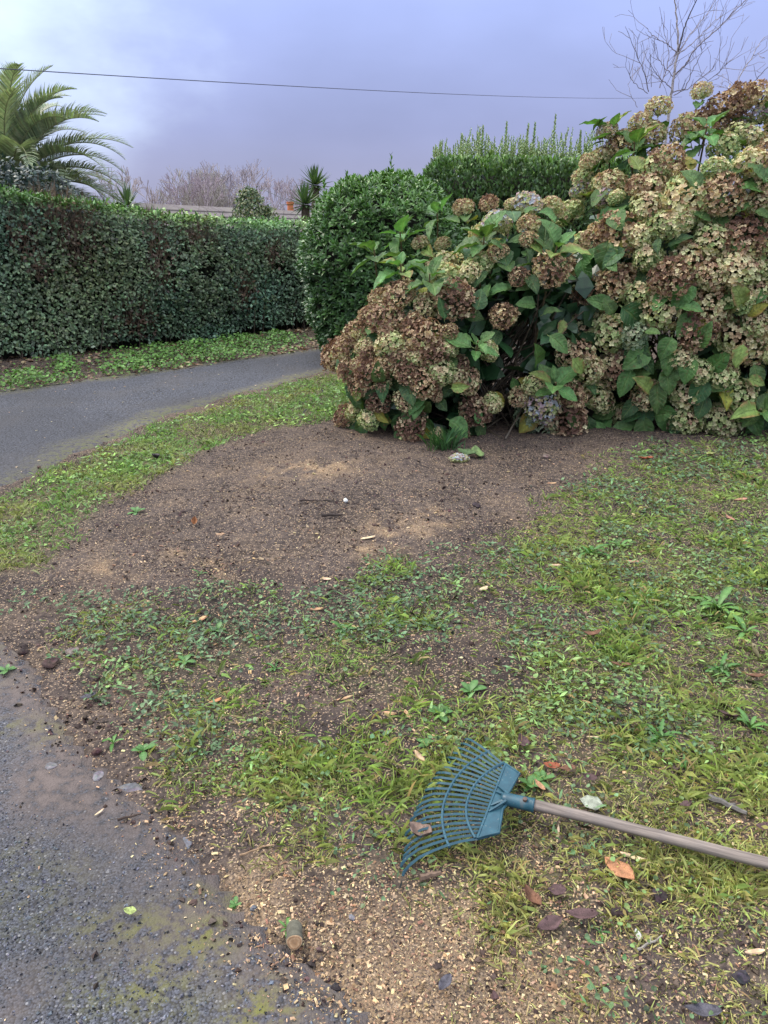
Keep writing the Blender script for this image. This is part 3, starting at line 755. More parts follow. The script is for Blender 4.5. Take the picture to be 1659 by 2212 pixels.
finish(t, c_, .85, .2, 0, n1.outputs['Fac'], .4, .02)
m_brick, t = new_mat('chimney_brick'); tc = N(t, 'ShaderNodeTexCoord'); br = N(t, 'ShaderNodeTexBrick'); setin(br, Scale=4.0); t.links.new(tc.outputs['Object'], br.inputs['Vector'])
br.inputs['Color1'].default_value = (.20, .10, .075, 1); br.inputs['Color2'].default_value = (.13, .085, .075, 1); br.inputs['Mortar'].default_value = (.2, .18, .16, 1)
finish(t, br.outputs[0], .9, .1)
m_terra, t = new_mat('terracotta'); tc = N(t, 'ShaderNodeTexCoord'); n1 = noise_node(t, 8, 4, .6, tc.outputs['Object'])
finish(t, mixrgb(t, n1.outputs['Fac'], (.42, .13, .055), (.60, .22, .10)), .8, .2)
m_wall, t = new_mat('render_wall'); tc = N(t, 'ShaderNodeTexCoord'); n1 = noise_node(t, 3, 4, .6, tc.outputs['Object'])
finish(t, mixrgb(t, n1.outputs['Fac'], (.55, .52, .47), (.66, .63, .58)), .9, .1)
# roof: overlapping tile courses down both slopes, ridge tiles along the top
ncs = 18; V = []; F = []
for sgn in (1, -1):
    for i in range(ncs):
        b0 = .05 + i * .24; z0 = zr - .04 - b0 * .62; b1 = b0 + .27; z1 = zr - .04 - b1 * .62
        k0 = len(V)
        V += [hp(0, sgn * b0, z0), hp(L, sgn * b0, z0), hp(L, sgn * b1, z1 + .035), hp(0, sgn * b1, z1 + .035), hp(L, sgn * b1, z1 - .01), hp(0, sgn * b1, z1 - .01)]
        F += [(k0, k0 + 1, k0 + 2, k0 + 3), (k0 + 3, k0 + 2, k0 + 4, k0 + 5)]
roof = link('roof', mesh_np('house_roof', V, np.array(F), None, False, m_tile)); under(roof, house)
rt = []
acc = Acc(); add_tube(acc, [(0, 0, 0), (.42 * rd[0], .42 * rd[1], 0)], .14, 8, (1, 1, 1)); rtm = acc.mesh('ridge_tile', m_tile)
for i in range(int(L / .45)):
    o = link('ridge_tile', rtm, roof); o.location = Vector(hp(i * .45, 0, zr - .05 + .008 * (i % 2))) - Vector(house.location)
V = [hp(0.3, -3.9, -4), hp(L - .3, -3.9, -4), hp(L - .3, 3.9, -4), hp(.3, 3.9, -4), hp(.3, -3.9, zr - 2.55), hp(L - .3, -3.9, zr - 2.55), hp(L - .3, 3.9, zr - 2.55), hp(.3, 3.9, zr - 2.55), hp(.3, 0, zr - .15), hp(L - .3, 0, zr - .15)]
o = link('wall', mesh_np('house_wall', V, [np.array([(0, 1, 5, 4), (2, 3, 7, 6), (1, 2, 6, 5), (3, 0, 4, 7)]), np.array([(4, 7, 8), (6, 5, 9)])], None, False, m_wall)); under(o, house)
def box_np(c, s):
    c = np.array(c); s = np.array(s) / 2
    V = np.array([(x, y, z) for z in (-1, 1) for y in (-1, 1) for x in (-1, 1)]) * s + c
    return V, np.array([(0, 2, 3, 1), (4, 5, 7, 6), (0, 1, 5, 4), (2, 6, 7, 3), (0, 4, 6, 2), (1, 3, 7, 5)])
cc = at_y(630, 466, 33.0); acc = Acc()
for s_, z0, z1 in [((.78, .7), cc[2] - 2.2, cc[2] - .20), ((.90, .82), cc[2] - .199, cc[2] - .12), ((.98, .9), cc[2] - .119, cc[2] - .05), ((.86, .78), cc[2] - .049, cc[2])]:
    V, F = box_np((cc[0], cc[1], (z0 + z1) / 2), (s_[0], s_[1], z1 - z0)); acc.add(V, F)
ch = link('chimney', acc.mesh('chimney', m_brick)); under(ch, house)
acc = Acc(); pz = at_y(628, 466, 33.0); add_tube(acc, [pz + (0, 0, -.02), pz + (0, 0, .10), pz + (0, 0, .42), pz + (0, 0, .43), pz + (0, 0, .52)], [.15, .13, .12, .15, .15], 12)
cp = link('chimney_pot', acc.mesh('chimney_pot', m_terra)); cp.parent = ch; cp.location = (0, 0, 0)
cp.location = -Vector(house.location) - Vector(ch.location)
# television aerial
acc = Acc(); a0 = at_y(606, 470, 34.0); a1 = at_y(606, 424, 34.0); add_tube(acc, [a0 - (0, 0, 1), a1], .02, 5, (.25, .25, .27))
for i, dz in enumerate((0, .12, .24)):
    b = a1 - np.array((0, 0, .1)); add_tube(acc, [b + (-.5 + .25 * i, 0, .28 - .12 * i - .18), b + (-.5 + .25 * i + .02, 0, .28 - .12 * i + .18)], .012, 4, (.25, .25, .27))
add_tube(acc, [a1 + (-.6, 0, .22), a1 + (.2, 0, -.12)], .014, 4, (.25, .25, .27))
o = link('aerial', acc.mesh('aerial', M_stone)); under(o, house)

# variegated cone-shaped shrub in front of the roof
v0 = at_y(540, 455, 17.0); vs_ = empty('variegated_shrub', (v0[0], v0[1], -2.5), 'pale variegated dome shaped shrub in front of the far roof', 'shrub')
acc = Acc()
p1, n1_ = bush_surface((v0[0], v0[1], .55), (.38, .4, 1.56), 4200, 2.4, -.2); p2, n2_ = bush_surface((v0[0] + .34, v0[1] + .1, .4), (.30, .3, 1.38), 2200, 2.2, -.2)
p = np.concatenate([p1, p2]); nr = np.concatenate([n1_, n2_]); n = len(p); p = p + nr * (rng.normal(size=n) * .04)[:, None]
col = np.where(rng.uniform(size=(n, 1)) < .4, jitter_col((.30, .32, .17), n, .2), jitter_col((.07, .12, .05), n, .25))
V, F, C = scatter(LEAF2_V, LEAF2_F, p, frames(rand_dirs(n) + np.array((0, 0, .3)), nr + rand_dirs(n) * .6), rng.uniform(.05, .085, n), col); acc.add(V, F, C)
o = link('foliage', acc.mesh('variegated_foliage', M_bush), None, None, None, None, 'stuff'); under(o, vs_)
V, F = segs_mesh([((v0[0] + a, v0[1], -2.5), (v0[0] + a * .6, v0[1], .9), .05, .02) for a in (-.1, .1, .4)], 5); o = link('stem', mesh_np('variegated_stem', V, F, np.tile((.1, .08, .06), (len(V), 1)), False, M_bark)); under(o, vs_)

# ------------------------------------------------------------------ bare trees
def grow(p, d, L, r, lev, segs, rg, up=.25, spread=.45, ratio=.74, nmin=2, rmin=.006):
    p = np.array(p, float); d = np.array(d, float); d /= np.linalg.norm(d); k_ = 3
    for i in range(k_):
        d2 = d + rg.normal(size=3) * .10 + np.array((0, 0, up * .25)); d2 /= np.linalg.norm(d2)
        q = p + d2 * L / k_; r2 = max(r * (1 - .12), rmin); segs.append((p.copy(), q, r, r2, lev)); p, d, r = q, d2, r2
    if lev <= 0: return
    nb = nmin + (rg.uniform() < .45)
    for b in range(nb):
        a = rg.uniform(0, 2 * math.pi); sp = spread * rg.uniform(.6, 1.3)
        x = np.cross(d, rg.normal(size=3)); x /= np.linalg.norm(x)
        nd = d * math.cos(sp) + x * math.sin(sp) + np.array((0, 0, up))
        grow(p, nd, L * ratio * rg.uniform(.8, 1.15), max(r * .68, rmin), lev - 1, segs, rg, up, spread, ratio, nmin, rmin)
def tree_variant(seed, H):
    rg = np.random.default_rng(seed); segs = []
    grow((0, 0, 0), (rg.normal() * .05, rg.normal() * .05, 1), H * .30, H * .018, 7, segs, rg, .12, .48, .76, 2, .013)
    big = [s for s in segs if s[4] >= 6]; sml = [s for s in segs if s[4] < 6]
    top = max(s[1][2] for s in segs)
    out_ = []
    for nm, sg in (('trunk', big), ('crown', sml)):
        V, F = segs_mesh([(a / top * H, b / top * H, r0, r1) for a, b, r0, r1, l in sg], 4)
        out_.append(mesh_np('bare_' + nm, V, F, jitter_col((.36, .325, .335), 1, 0)[0] * np.ones((len(V), 1)), False, M_bark))
    return out_
tv = [tree_variant(500 + i, 9.0) for i in range(5)]
far_trees = [(250, 415, 46), (300, 376, 50), (345, 381, 48), (385, 372, 52), (420, 376, 47), (455, 366, 50), (492, 378, 54), (520, 372, 49), (553, 358, 50), (590, 385, 55), (620, 405, 58)]
tl = ['leftmost of the bare winter trees, partly behind the palm', 'broad bare winter tree second from the palm', 'bare winter tree third from the palm', 'bare winter tree fourth from the palm beyond the roof',
      'bare winter tree fifth from the palm above the tiled roof', 'bare winter tree in the middle of the far row', 'slim bare winter tree right of the middle of the row',
      'bare winter tree above the left edge of the variegated shrub', 'tallest bare winter tree, above the variegated shrub', 'low bare winter tree behind the aerial', 'lowest bare winter tree beside the chimney pot']
for i, (px, py, Y) in enumerate(far_trees):
    tp = at_y(px, py, Y); base = -4.2; H = (tp[2] - base) * 1.06
    t_ = empty('bare_tree', (tp[0], Y, base), tl[i], 'tree', 'row of bare winter trees beyond the house')
    t_.rotation_euler = (0, 0, i * 1.7)
    for nm, me in zip(('trunk', 'crown'), tv[i % 5]):
        o = link(nm, me, t_); o.scale = (H / 9 * .9, H / 9 * .9, H / 9)

# young bare tree on the right, its limbs traced at their own distance
def limb_tree(name, limbs, Y, label, seed, zbase, twig=.2, tl_=.5, r0=.045):
    rg = np.random.default_rng(seed)
    b = at_y(*limbs[0][0][0], Y); t_ = empty(name, (b[0], Y, zbase), label, 'tree')
    trunk = []; br_ = []
    for li, (pts, ra, rb) in enumerate(limbs):
        P = []; dz = rg.normal() * .45; 
        for k_, (px, py) in enumerate(pts):
            f = k_ / max(len(pts) - 1, 1); P.append(at_y(px, py, Y + (0 if li == 0 else dz * f)))
        P = np.array(P)
        if li == 0: P = np.concatenate([[(P[0][0] - .05, Y, zbase)], P])
        tt = np.linspace(0, len(P) - 1, len(P) * 4); Q = np.stack([np.interp(tt, np.arange(len(P)), P[:, i]) for i in range(3)], 1)
        Q[1:-1] += rg.normal(size=Q[1:-1].shape) * .005
        rr = np.linspace(ra, rb, len(Q)) * .62
        for k_ in range(len(Q) - 1): (trunk if li == 0 else br_).append((Q[k_], Q[k_ + 1], rr[k_], rr[k_ + 1]))
        # side twigs, mostly short and upturned
        for k_ in range(2 if li else 6, len(Q) - 1):
            for _ in range(2):
                if rg.uniform() < twig * .95:
                    sg = []; dirn = Q[k_ + 1] - Q[k_]; dirn /= np.linalg.norm(dirn)
                    x = rg.normal(size=3); x[1] *= .6; nd = dirn * .7 + x / np.linalg.norm(x) * .75 + np.array((0, 0, .25))
                    grow(Q[k_], nd, tl_ * rg.uniform(.25, .9), .0036, int(rg.integers(0, 3)), sg, rg, .15, .55, .62, 1, .0022)
                    br_ += [s[:4] for s in sg]
    for nm, sg in (('trunk', trunk), ('crown', br_)):
        V, F = segs_mesh(sg, 6 if nm == 'trunk' else 4)
        o = link(nm, mesh_np(name + '_' + nm, V, F, np.tile((.38, .34, .33) if nm == 'trunk' else (.25, .22, .24), (len(V), 1)), False, M_bark)); under(o, t_)
z6 = lambda L_: [(1327 + x * .2, y * .2) for x, y in L_]
limb_tree('young_bare_tree', [
    (z6([(600, 1150), (620, 1000), (650, 750), (680, 580), (690, 440), (675, 250), (662, 80), (640, -80), (630, -300)]), .034, .010),
    (z6([(690, 560), (740, 360), (800, 180), (880, 20), (960, -160)]), .018, .008),
    (z6([(690, 590), (780, 420), (900, 270), (1000, 160), (1100, -10), (1150, -120)]), .016, .006),
    (z6([(660, 810), (770, 690), (850, 560), (960, 450), (1120, 300), (1280, 140), (1420, 0), (1500, -80)]), .018, .006),
    (z6([(700, 580), (820, 490), (950, 360), (1100, 210), (1180, 160)]), .013, .005),
    (z6([(670, 570), (590, 480), (480, 430), (400, 370), (350, 300)]), .012, .005),
    (z6([(490, 950), (560, 760), (640, 650), (680, 560)]), .012, .009),
    (z6([(620, 960), (500, 860), (440, 780), (340, 620), (300, 440)]), .011, .004),
    (z6([(370, 990), (330, 800), (250, 620), (180, 440), (135, 320)]), .012, .004),
    (z6([(360, 1010), (240, 920), (170, 840), (155, 660)]), .009, .004),
    (z6([(640, 830), (540, 730), (480, 640), (400, 450)]), .010, .004),
    (z6([(570, 740), (590, 560), (545, 380), (535, 120)]), .010, .004),
    (z6([(620, 1000), (760, 960), (860, 740), (930, 590), (1000, 470)]), .012, .004),
    (z6([(640, 1030), (820, 940), (960, 830), (1060, 740), (1130, 630)]), .010, .004),
    (z6([(860, 960), (1010, 880), (1120, 790), (1230, 660)]), .010, .004),
    (z6([(400, 940), (395, 760), (385, 520)]), .007, .003),
    (z6([(250, 1160), (170, 1010), (150, 900)]), .007, .003),
], 12.0, 'slender young bare tree standing up behind the tall hydrangea', 7, -.3, .22, .42)
limb_tree('young_bare_tree', [
    (z6([(1290, 1000), (1380, 780), (1490, 620), (1560, 480), (1620, 400)]), .016, .005),
    (z6([(1500, 600), (1620, 560)]), .008, .004),
    (z6([(1440, 960), (1560, 830), (1680, 700), (1760, 560)]), .011, .005),
    (z6([(1300, 960), (1200, 870), (1150, 900)]), .006, .003),
    (z6([(1290, 1000), (1200, 930), (1090, 940)]), .006, .003),
], 12.6, 'thin bare branches of the second young tree at the right edge', 9, -.3, .2, .4)

# ------------------------------------------------------------------ overhead cable
A = at_y(0, 148, 9.0); B = at_y(1385, 212, 30.0); dirn = B - A; A0 = A - dirn * .35; B0 = B + dirn * .25
tt = np.linspace(0, 1, 60); pts = A0[None] * (1 - tt)[:, None] + B0[None] * tt[:, None]
ta, tb = .35 / 1.6, 1.35 / 1.6; pts[:, 2] += .9 * (tt - ta) * (tt - tb)
acc = Acc(); add_tube(acc, pts, .0052, 6, (.09, .09, .12))
link('overhead_cable', acc.mesh('overhead_cable', M_stone), None, 'thin dark overhead cable crossing the sky', 'cable')

# ================================================================== HYDRANGEAS
def leaf_mesh(name, seed, colr, edge, cup=.10, droop=.25):
    """ovate toothed leaf along +Y, length 1, folded along its midrib; 64 triangles"""
    r = np.random.default_rng(seed); m = 9; t_ = np.linspace(0, 1, m)
    hw = .36 * np.sin(np.clip(t_ ** .78, 0, 1) * math.pi) ** .8 * (1 + .04 * (np.arange(m) % 2)); hw[0] = .02; hw[-1] = .004
    V = []; C = []
    for i in range(m):
        zc_ = -droop * t_[i] ** 2 + .02 * math.sin(i * 2.1 + seed)
        for j, f in enumerate((-1, -.5, 0, .5, 1)):
            wob = .025 * math.sin(i * 2.9 + j + seed) * abs(f)
            V.append((f * hw[i] + .03 * math.sin(t_[i] * 3 + seed), t_[i], zc_ + cup * abs(f) * (hw[i] / .36) + wob + (.018 if abs(f) == .5 and i % 2 else 0)))
            vein = 1.55 if f == 0 else (1.0 + .16 * ((i + (j % 2)) % 2))
            c = np.array(colr) * vein * (1 + r.normal() * .07)
            if edge is not None and abs(f) == 1 and r.uniform() < .7: c = c * .35 + np.array(edge) * .65
            C.append(c)
    F = []
    for i in range(m - 1):
        for j in range(4): k_ = i * 5 + j; F.append((k_, k_ + 1, k_ + 6, k_ + 5))
    # short stalk
    n0 = len(V); V += [(-.02, -.16, -.03), (.02, -.16, -.03), (.02, .02, 0), (-.02, .02, 0), (0, -.07, -.045)]
    C += [np.array((.16, .20, .07))] * 5; F2 = [(n0, n0 + 4, n0 + 3), (n0 + 4, n0 + 1, n0 + 2), (n0 + 3, n0 + 4, n0 + 2)]
    me = mesh_np(name, V, [np.array(F), np.array(F2)], np.clip(C, .004, 1), True, M_hleaf)
    a = me.color_attributes.new('Vein', 'FLOAT_COLOR', 'POINT'); c = np.ones((len(V), 4), np.float32)
    for i in range(m):
        for j, f in enumerate((-1, -.5, 0, .5, 1)): c[i * 5 + j, :2] = (f, t_[i])
    a.data.foreach_set('color', c.ravel()); return me
def hydrangea_leaf_material():
    mt, t = new_mat('hydrangea_leaves')
    at = N(t, 'ShaderNodeAttribute'); at.attribute_name = 'Col'; av = N(t, 'ShaderNodeAttribute'); av.attribute_name = 'Vein'
    sp = N(t, 'ShaderNodeSeparateXYZ'); t.links.new(av.outputs['Vector'], sp.inputs[0])
    def mth(op, a, b=None):
        n = N(t, 'ShaderNodeMath', operation=op)
        for i, v in enumerate((a, b)):
            if v is None: continue
            if hasattr(v, 'is_linked'): t.links.new(v, n.inputs[i])
            else: n.inputs[i].default_value = v
        return n.outputs[0]
    af = mth('ABSOLUTE', sp.outputs[0]); saw = mth('FRACT', mth('SUBTRACT', mth('MULTIPLY', sp.outputs[1], 7.5), mth('MULTIPLY', af, 1.5)))
    vein = mth('MAXIMUM', mrange(t, saw, .2, .02, 0, .75), mrange(t, af, .14, .03))
    oi = N(t, 'ShaderNodeObjectInfo'); tc = N(t, 'ShaderNodeTexCoord')
    off = N(t, 'ShaderNodeVectorMath', operation='ADD'); t.links.new(tc.outputs['Object'], off.inputs[0])
    cm = N(t, 'ShaderNodeCombineXYZ'); t.links.new(mth('MULTIPLY', oi.outputs['Random'], 40.), cm.inputs[0]); t.links.new(cm.outputs[0], off.inputs[1])
    n = noise_node(t, 4., 4, .6, off.outputs[0]); n2 = noise_node(t, 11., 3, .6, off.outputs[0])
    hsv = N(t, 'ShaderNodeHueSaturation'); t.links.new(at.outputs['Color'], hsv.inputs['Color'])
    t.links.new(mth('MULTIPLY', mrange(t, n.outputs['Fac'], .3, .7, .78, 1.25), mrange(t, oi.outputs['Random'], 0, 1, .75, 1.25, False)), hsv.inputs['Value'])
    t.links.new(mrange(t, oi.outputs['Random'], 0, 1, .485, .512, False), hsv.inputs['Hue'])
    c = mixrgb(t, mth('MULTIPLY', vein, .45), hsv.outputs[0], (.20, .27, .10))
    c = mixrgb(t, mth('MULTIPLY', mrange(t, n2.outputs['Fac'], .60, .70), .8), c, (.15, .11, .04))
    finish(t, c, .5, .34, .25, mth('SUBTRACT', n.outputs['Fac'], vein), .5, .02)
    return mt
M_hleaf = hydrangea_leaf_material()
LEAF_SETS = {
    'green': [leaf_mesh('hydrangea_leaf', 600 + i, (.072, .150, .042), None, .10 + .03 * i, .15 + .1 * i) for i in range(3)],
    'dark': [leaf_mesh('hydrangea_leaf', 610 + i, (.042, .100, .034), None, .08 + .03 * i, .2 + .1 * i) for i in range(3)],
    'light': [leaf_mesh('hydrangea_leaf', 620 + i, (.085, .185, .055), None, .12 + .03 * i, .2 + .1 * i) for i in range(3)],
    'yellow': [leaf_mesh('hydrangea_leaf', 630 + i, (.30, .30, .05), (.26, .12, .04), .12, .3) for i in range(2)],
    'turning': [leaf_mesh('hydrangea_leaf', 640 + i, (.17, .24, .06), (.30, .09, .06), .14, .3) for i in range(2)],
}
SEPAL_V = [(0, 0, 0), (.46, .42, .10), (.34, .86, .04), (0, 1.0, .0), (-.34, .86, .04), (-.46, .42, .10), (0, .55, -.02)]
SEPAL_F = [(0, 1, 6), (1, 2, 6), (2, 3, 6), (3, 4, 6), (4, 5, 6), (5, 0, 6)]
RAMP = np.array([(.24, .34, .13), (.44, .52, .22), (.72, .69, .40), (.60, .46, .28), (.33, .205, .130), (.165, .098, .068)])
RT = np.array([0, .2, .42, .62, .82, 1.0])
def ramp_col(t_): return np.stack([np.interp(t_, RT, RAMP[:, i]) for i in range(3)], -1)
def head_mesh(cls, seed, dt=0.0):
    r = np.random.default_rng(seed); n = 340; i = np.arange(n) + .5
    ph = np.arccos(1 - 1.74 * i / n); th = i * 2.39996 + r.normal(size=n) * .1
    d = np.stack([np.cos(th) * np.sin(ph), np.sin(th) * np.sin(ph), np.cos(ph)], 1); d = d + r.normal(size=d.shape) * .05
    lob = 1 + .10 * np.sin(th * 3 + seed) * np.sin(ph) + r.normal(size=n) * .05
    P = d * lob[:, None] * np.array((1, 1, .86))
    dry = {'b': .95, 't': .6, 'g': .3, 'w': .35, 'p': .3}[cls]
    nrm = d + r.normal(size=d.shape) * (.25 + .30 * dry); nrm /= np.linalg.norm(nrm, axis=1, keepdims=True)
    tone = {'b': .71, 't': .45, 'g': .24, 'w': .30, 'p': .10}[cls] + dt
    patch = np.sin(d[:, 0] * 3.1 + seed) * np.cos(d[:, 1] * 2.7 + seed * 2)
    t_ = tone + .16 * d[:, 2] + .14 * patch + r.normal(size=n) * .16
    t_ = t_ + np.where(r.uniform(size=n) < .12, r.choice([-.35, .3], n), 0)
    col = ramp_col(np.clip(t_, 0, 1))
    if cls == 'w':
        k_ = (r.uniform(size=n) < .62) & (d[:, 2] > -.1); col[k_] = np.where(r.uniform(size=(n, 1)) < .5, np.array([(.50, .56, .60)]), np.array([(.58, .44, .46)]))[k_]
    if cls == 'p': col = col * .55 + np.array((.30, .42, .34)) * .45
    acc = Acc()
    f0 = frames(np.cross(nrm, r.normal(size=(n, 3))), nrm)
    sz = .150 * r.uniform(.75, 1.3, n) * (1 - .12 * dry)
    for q in range(4):
        a = q * math.pi / 2 + r.normal(size=n) * .12
        cup = R(18) + R(30) * dry * r.uniform(-.6, 1.2, n)
        y = np.stack([np.sin(a) * np.cos(cup), np.cos(a) * np.cos(cup), np.sin(cup)], 1)
        zz = np.stack([-np.sin(a) * np.sin(cup), -np.cos(a) * np.sin(cup), np.cos(cup)], 1)
        yw = np.einsum('nij,nj->ni', f0, y); zw = np.einsum('nij,nj->ni', f0, zz)
        c = np.clip(col * r.uniform(.82, 1.18, (n, 1)), .01, 1)
        V, F, C = scatter(SEPAL_V, SEPAL_F, P, frames(yw, zw), np.stack([sz * r.uniform(.75, 1.05, n), sz, sz], 1), c,
                          np.array([(.8,) * 3, (1,) * 3, (1.08,) * 3, (1.1,) * 3, (1.08,) * 3, (1,) * 3, (.86,) * 3]))
        acc.add(V, F, C)
    # flower stalks inside the head, meeting at its stem
    m = 40; ii = r.choice(n, m, False)
    V, F = segs_mesh([((0, 0, -.75), P[k_] * .93, .02, .010) for k_ in ii] + [((0, 0, -1.7), (0, 0, -.7), .032, .03)], 3)
    acc.add(V, F, np.tile((.12, .10, .055), (len(V), 1)))
    return acc.mesh('hydrangea_head', M_petal)
HEADS = {c: [head_mesh(c, 700 + 10 * i + ord(c), (i - 1.5) * .06) for i in range(4 if c in 'btg' else 2)] for c in 'btgwp'}

ELL = {'L': [((.36, 5.72, .50), (.74, .72, .76)), ((1.0, 6.0, .72), (.85, .80, .90))],
       'R': [((2.55, 6.25, .72), (1.47, 1.05, 1.50)), ((3.80, 6.5, .85), (1.35, 1.15, 1.70)), ((1.18, 5.72, .34), (.50, .48, .46))]}
def f_ell(p, w_):
    return min(np.linalg.norm((p - np.array(c)) / np.array(r)) - 1 for c, r in ELL[w_])
def surf_hit(px, py, w_):
    d = ray(px, py); best = (9, None)
    for t_ in np.arange(4.2, 8.2, .03):
        p = np.array((0, 0, EYE)) + d * t_; f = f_ell(p, w_)
        if f < best[0]: best = (f, p)
        if f < 0: return p
    return best[1]
def grad(p, w_):
    e_ = .02; g = np.array([f_ell(p + np.eye(3)[i] * e_, w_) - f_ell(p - np.eye(3)[i] * e_, w_) for i in range(3)]); return g / np.linalg.norm(g)

z2 = lambda x, y, r, c: (597 + x * .4, 232 + y * .4, r * .4, c)
z3 = lambda x, y, r, c: (1128 + x * .45, y * .45, r * .45, c)
HL = [z2(*a) for a in [(650, 985, 85, 'b'), (520, 985, 55, 'b'), (560, 1110, 110, 'b'), (460, 1090, 65, 'b'), (730, 1150, 75, 'b'), (980, 1010, 105, 'b'), (930, 870, 90, 'g'),
      (1040, 880, 65, 'g'), (810, 1020, 70, 't'), (790, 1230, 110, 'b'), (850, 1320, 85, 'b'), (600, 1270, 75, 'g'), (400, 1200, 65, 'b'), (360, 1290, 65, 'b'), (370, 1410, 70, 'b'),
      (420, 1500, 60, 'b'), (490, 1440, 75, 'b'), (565, 1400, 55, 'b'), (690, 1430, 70, 'b'), (800, 1490, 80, 'b'), (890, 1430, 65, 'g'), (700, 1300, 65, 't'), (940, 1200, 50, 'b'),
      (1010, 1390, 55, 'b'), (1050, 1480, 75, 't'), (990, 1450, 60, 'g'), (520, 1610, 60, 'b'), (400, 1660, 55, 'g'), (490, 1690, 62, 'g'), (690, 1590, 55, 't'), (720, 1730, 75, 'b'),
      (340, 1780, 62, 'b'), (400, 1810, 45, 't'), (455, 1850, 42, 'g'), (1110, 1680, 82, 'b'), (870, 1780, 35, 'g'), (690, 1860, 42, 'b'), (1020, 1810, 42, 'b'), (1160, 1310, 60, 'g'),
      (1220, 1120, 72, 'b'), (1310, 900, 55, 'b'), (1490, 870, 95, 'b'), (1000, 530, 52, 't'), (1140, 500, 48, 'b'), (1180, 575, 80, 'w'), (1190, 760, 52, 'b'), (1080, 800, 62, 'g'),
      (740, 700, 40, 't'), (880, 720, 42, 't'), (1270, 500, 42, 't'), (590, 1200, 60, 't'), (450, 1290, 55, 't'), (470, 1330, 55, 'b'), (640, 1340, 60, 'b'), (430, 1390, 50, 't'), (1310, 1585, 50, 't'), (1200, 1620, 52, 'g'),
      (760, 1340, 60, 't'), (940, 1300, 45, 'g'), (560, 1500, 45, 't'), (860, 1560, 40, 'b'), (390, 1570, 45, 't')]]
HL += [z3(*a) for a in [(30, 970, 62, 'w'), (150, 980, 52, 't'), (40, 1045, 60, 't'), (30, 1140, 48, 'b')]]
HR = [z3(*a) for a in [(640, 465, 50, 't'), (860, 405, 36, 't'), (400, 610, 45, 't'), (590, 590, 70, 't'), (555, 555, 42, 't'), (790, 540, 72, 't'), (890, 505, 80, 'b'), (980, 455, 65, 'b'), (1060, 435, 62, 'b'), (1150, 420, 62, 'b'),
      (1010, 525, 62, 'b'), (1085, 590, 70, 'g'), (985, 650, 62, 'g'), (1160, 520, 42, 'w'), (460, 690, 62, 'b'), (380, 740, 52, 't'), (290, 740, 42, 't'), (280, 820, 52, 't'), (400, 840, 72, 't'),
      (250, 880, 42, 'w'), (370, 910, 50, 'w'), (440, 930, 42, 'g'), (600, 850, 80, 't'), (555, 880, 52, 'b'), (700, 755, 70, 'b'), (640, 790, 60, 'g'), (930, 800, 62, 'g'), (1110, 780, 70, 'g'), (1170, 750, 52, 'b'),
      (600, 965, 80, 'g'), (800, 925, 100, 't'), (790, 1005, 72, 'g'), (970, 920, 95, 'b'), (690, 1075, 72, 'g'), (765, 1055, 52, 'g'), (460, 1090, 90, 'b'), (320, 1110, 70, 'b'), (565, 1120, 60, 'g'), (600, 1220, 62, 'g'),
      (930, 1130, 80, 'g'), (1090, 1130, 90, 'b'), (1160, 950, 52, 't'), (150, 1290, 85, 'b'), (420, 1340, 80, 'b'), (280, 1400, 72, 'b'), (545, 1410, 70, 'g'), (720, 1325, 80, 'b'), (820, 1240, 82, 't'), (920, 1310, 80, 't'),
      (1060, 1280, 80, 'g'), (1150, 1280, 62, 't'), (680, 1480, 95, 't'), (920, 1470, 100, 't'), (1075, 1430, 62, 'g'), (1150, 1400, 62, 't'), (840, 1590, 85, 'b'), (1110, 1640, 110, 't'), (1165, 1550, 60, 't'), (280, 1550, 82, 'g'),
      (410, 1600, 78, 'g'), (530, 1620, 66, 'p'), (270, 1680, 80, 't'), (440, 1780, 80, 't'), (340, 1760, 70, 't'), (770, 1720, 60, 'g'), (850, 1785, 56, 'g'), (970, 1810, 58, 'g'), (1000, 1740, 52, 't'), (410, 1925, 76, 'g'),
      (260, 1900, 72, 'b'), (590, 1910, 70, 't'), (800, 1905, 80, 'g'), (465, 2090, 56, 'g'), (780, 2040, 66, 'g'), (960, 2060, 72, 'g'), (1060, 1920, 70, 'g'), (220, 2060, 92, 'b'), (100, 1965, 72, 'w'), (65, 2080, 92, 'p'),
      (70, 1845, 66, 'g'), (480, 640, 45, 't'), (1180, 880, 60, 't'), (1230, 1180, 80, 'g'), (1250, 700, 80, 'b'), (1260, 560, 80, 't'), (1270, 1000, 80, 'g'), (1260, 1400, 80, 'g'), (1290, 1700, 80, 't'), (1260, 1950, 80, 'g'), (1230, 440, 70, 'b')]]
WH = {'L': [z2(*a)[:2] for a in [(555, 800, 1, ''), (715, 690, 1, ''), (905, 590, 1, ''), (1140, 715, 1, ''), (690, 880, 1, ''), (830, 930, 1, ''), (1060, 1260, 1, '')]] + [z3(150, 1190, 1, '')[:2]],
      'R': [z3(*a)[:2] for a in [(885, 640, 1, ''), (560, 710, 1, ''), (450, 640, 1, ''), (1120, 1930, 1, ''), (150, 1830, 1, ''), (430, 2040, 1, ''), (1170, 900, 1, '')]]}
LOWL = [z3(*a)[:2] for a in [(550, 1975, 1, ''), (660, 2000, 1, ''), (760, 2030, 1, ''), (880, 1955, 1, ''), (1070, 2030, 1, ''), (1150, 2050, 1, ''), (680, 1830, 1, ''), (640, 1900, 1, ''), (510, 1830, 1, ''), (320, 2060, 1, ''),
        (1110, 1810, 1, ''), (600, 1730, 1, ''), (690, 1740, 1, ''), (470, 1530, 1, ''), (480, 1250, 1, ''), (400, 1210, 1, ''), (270, 1300, 1, ''), (800, 1420, 1, ''), (570, 2060, 1, ''), (740, 1800, 1, ''), (880, 1880, 1, '')]]
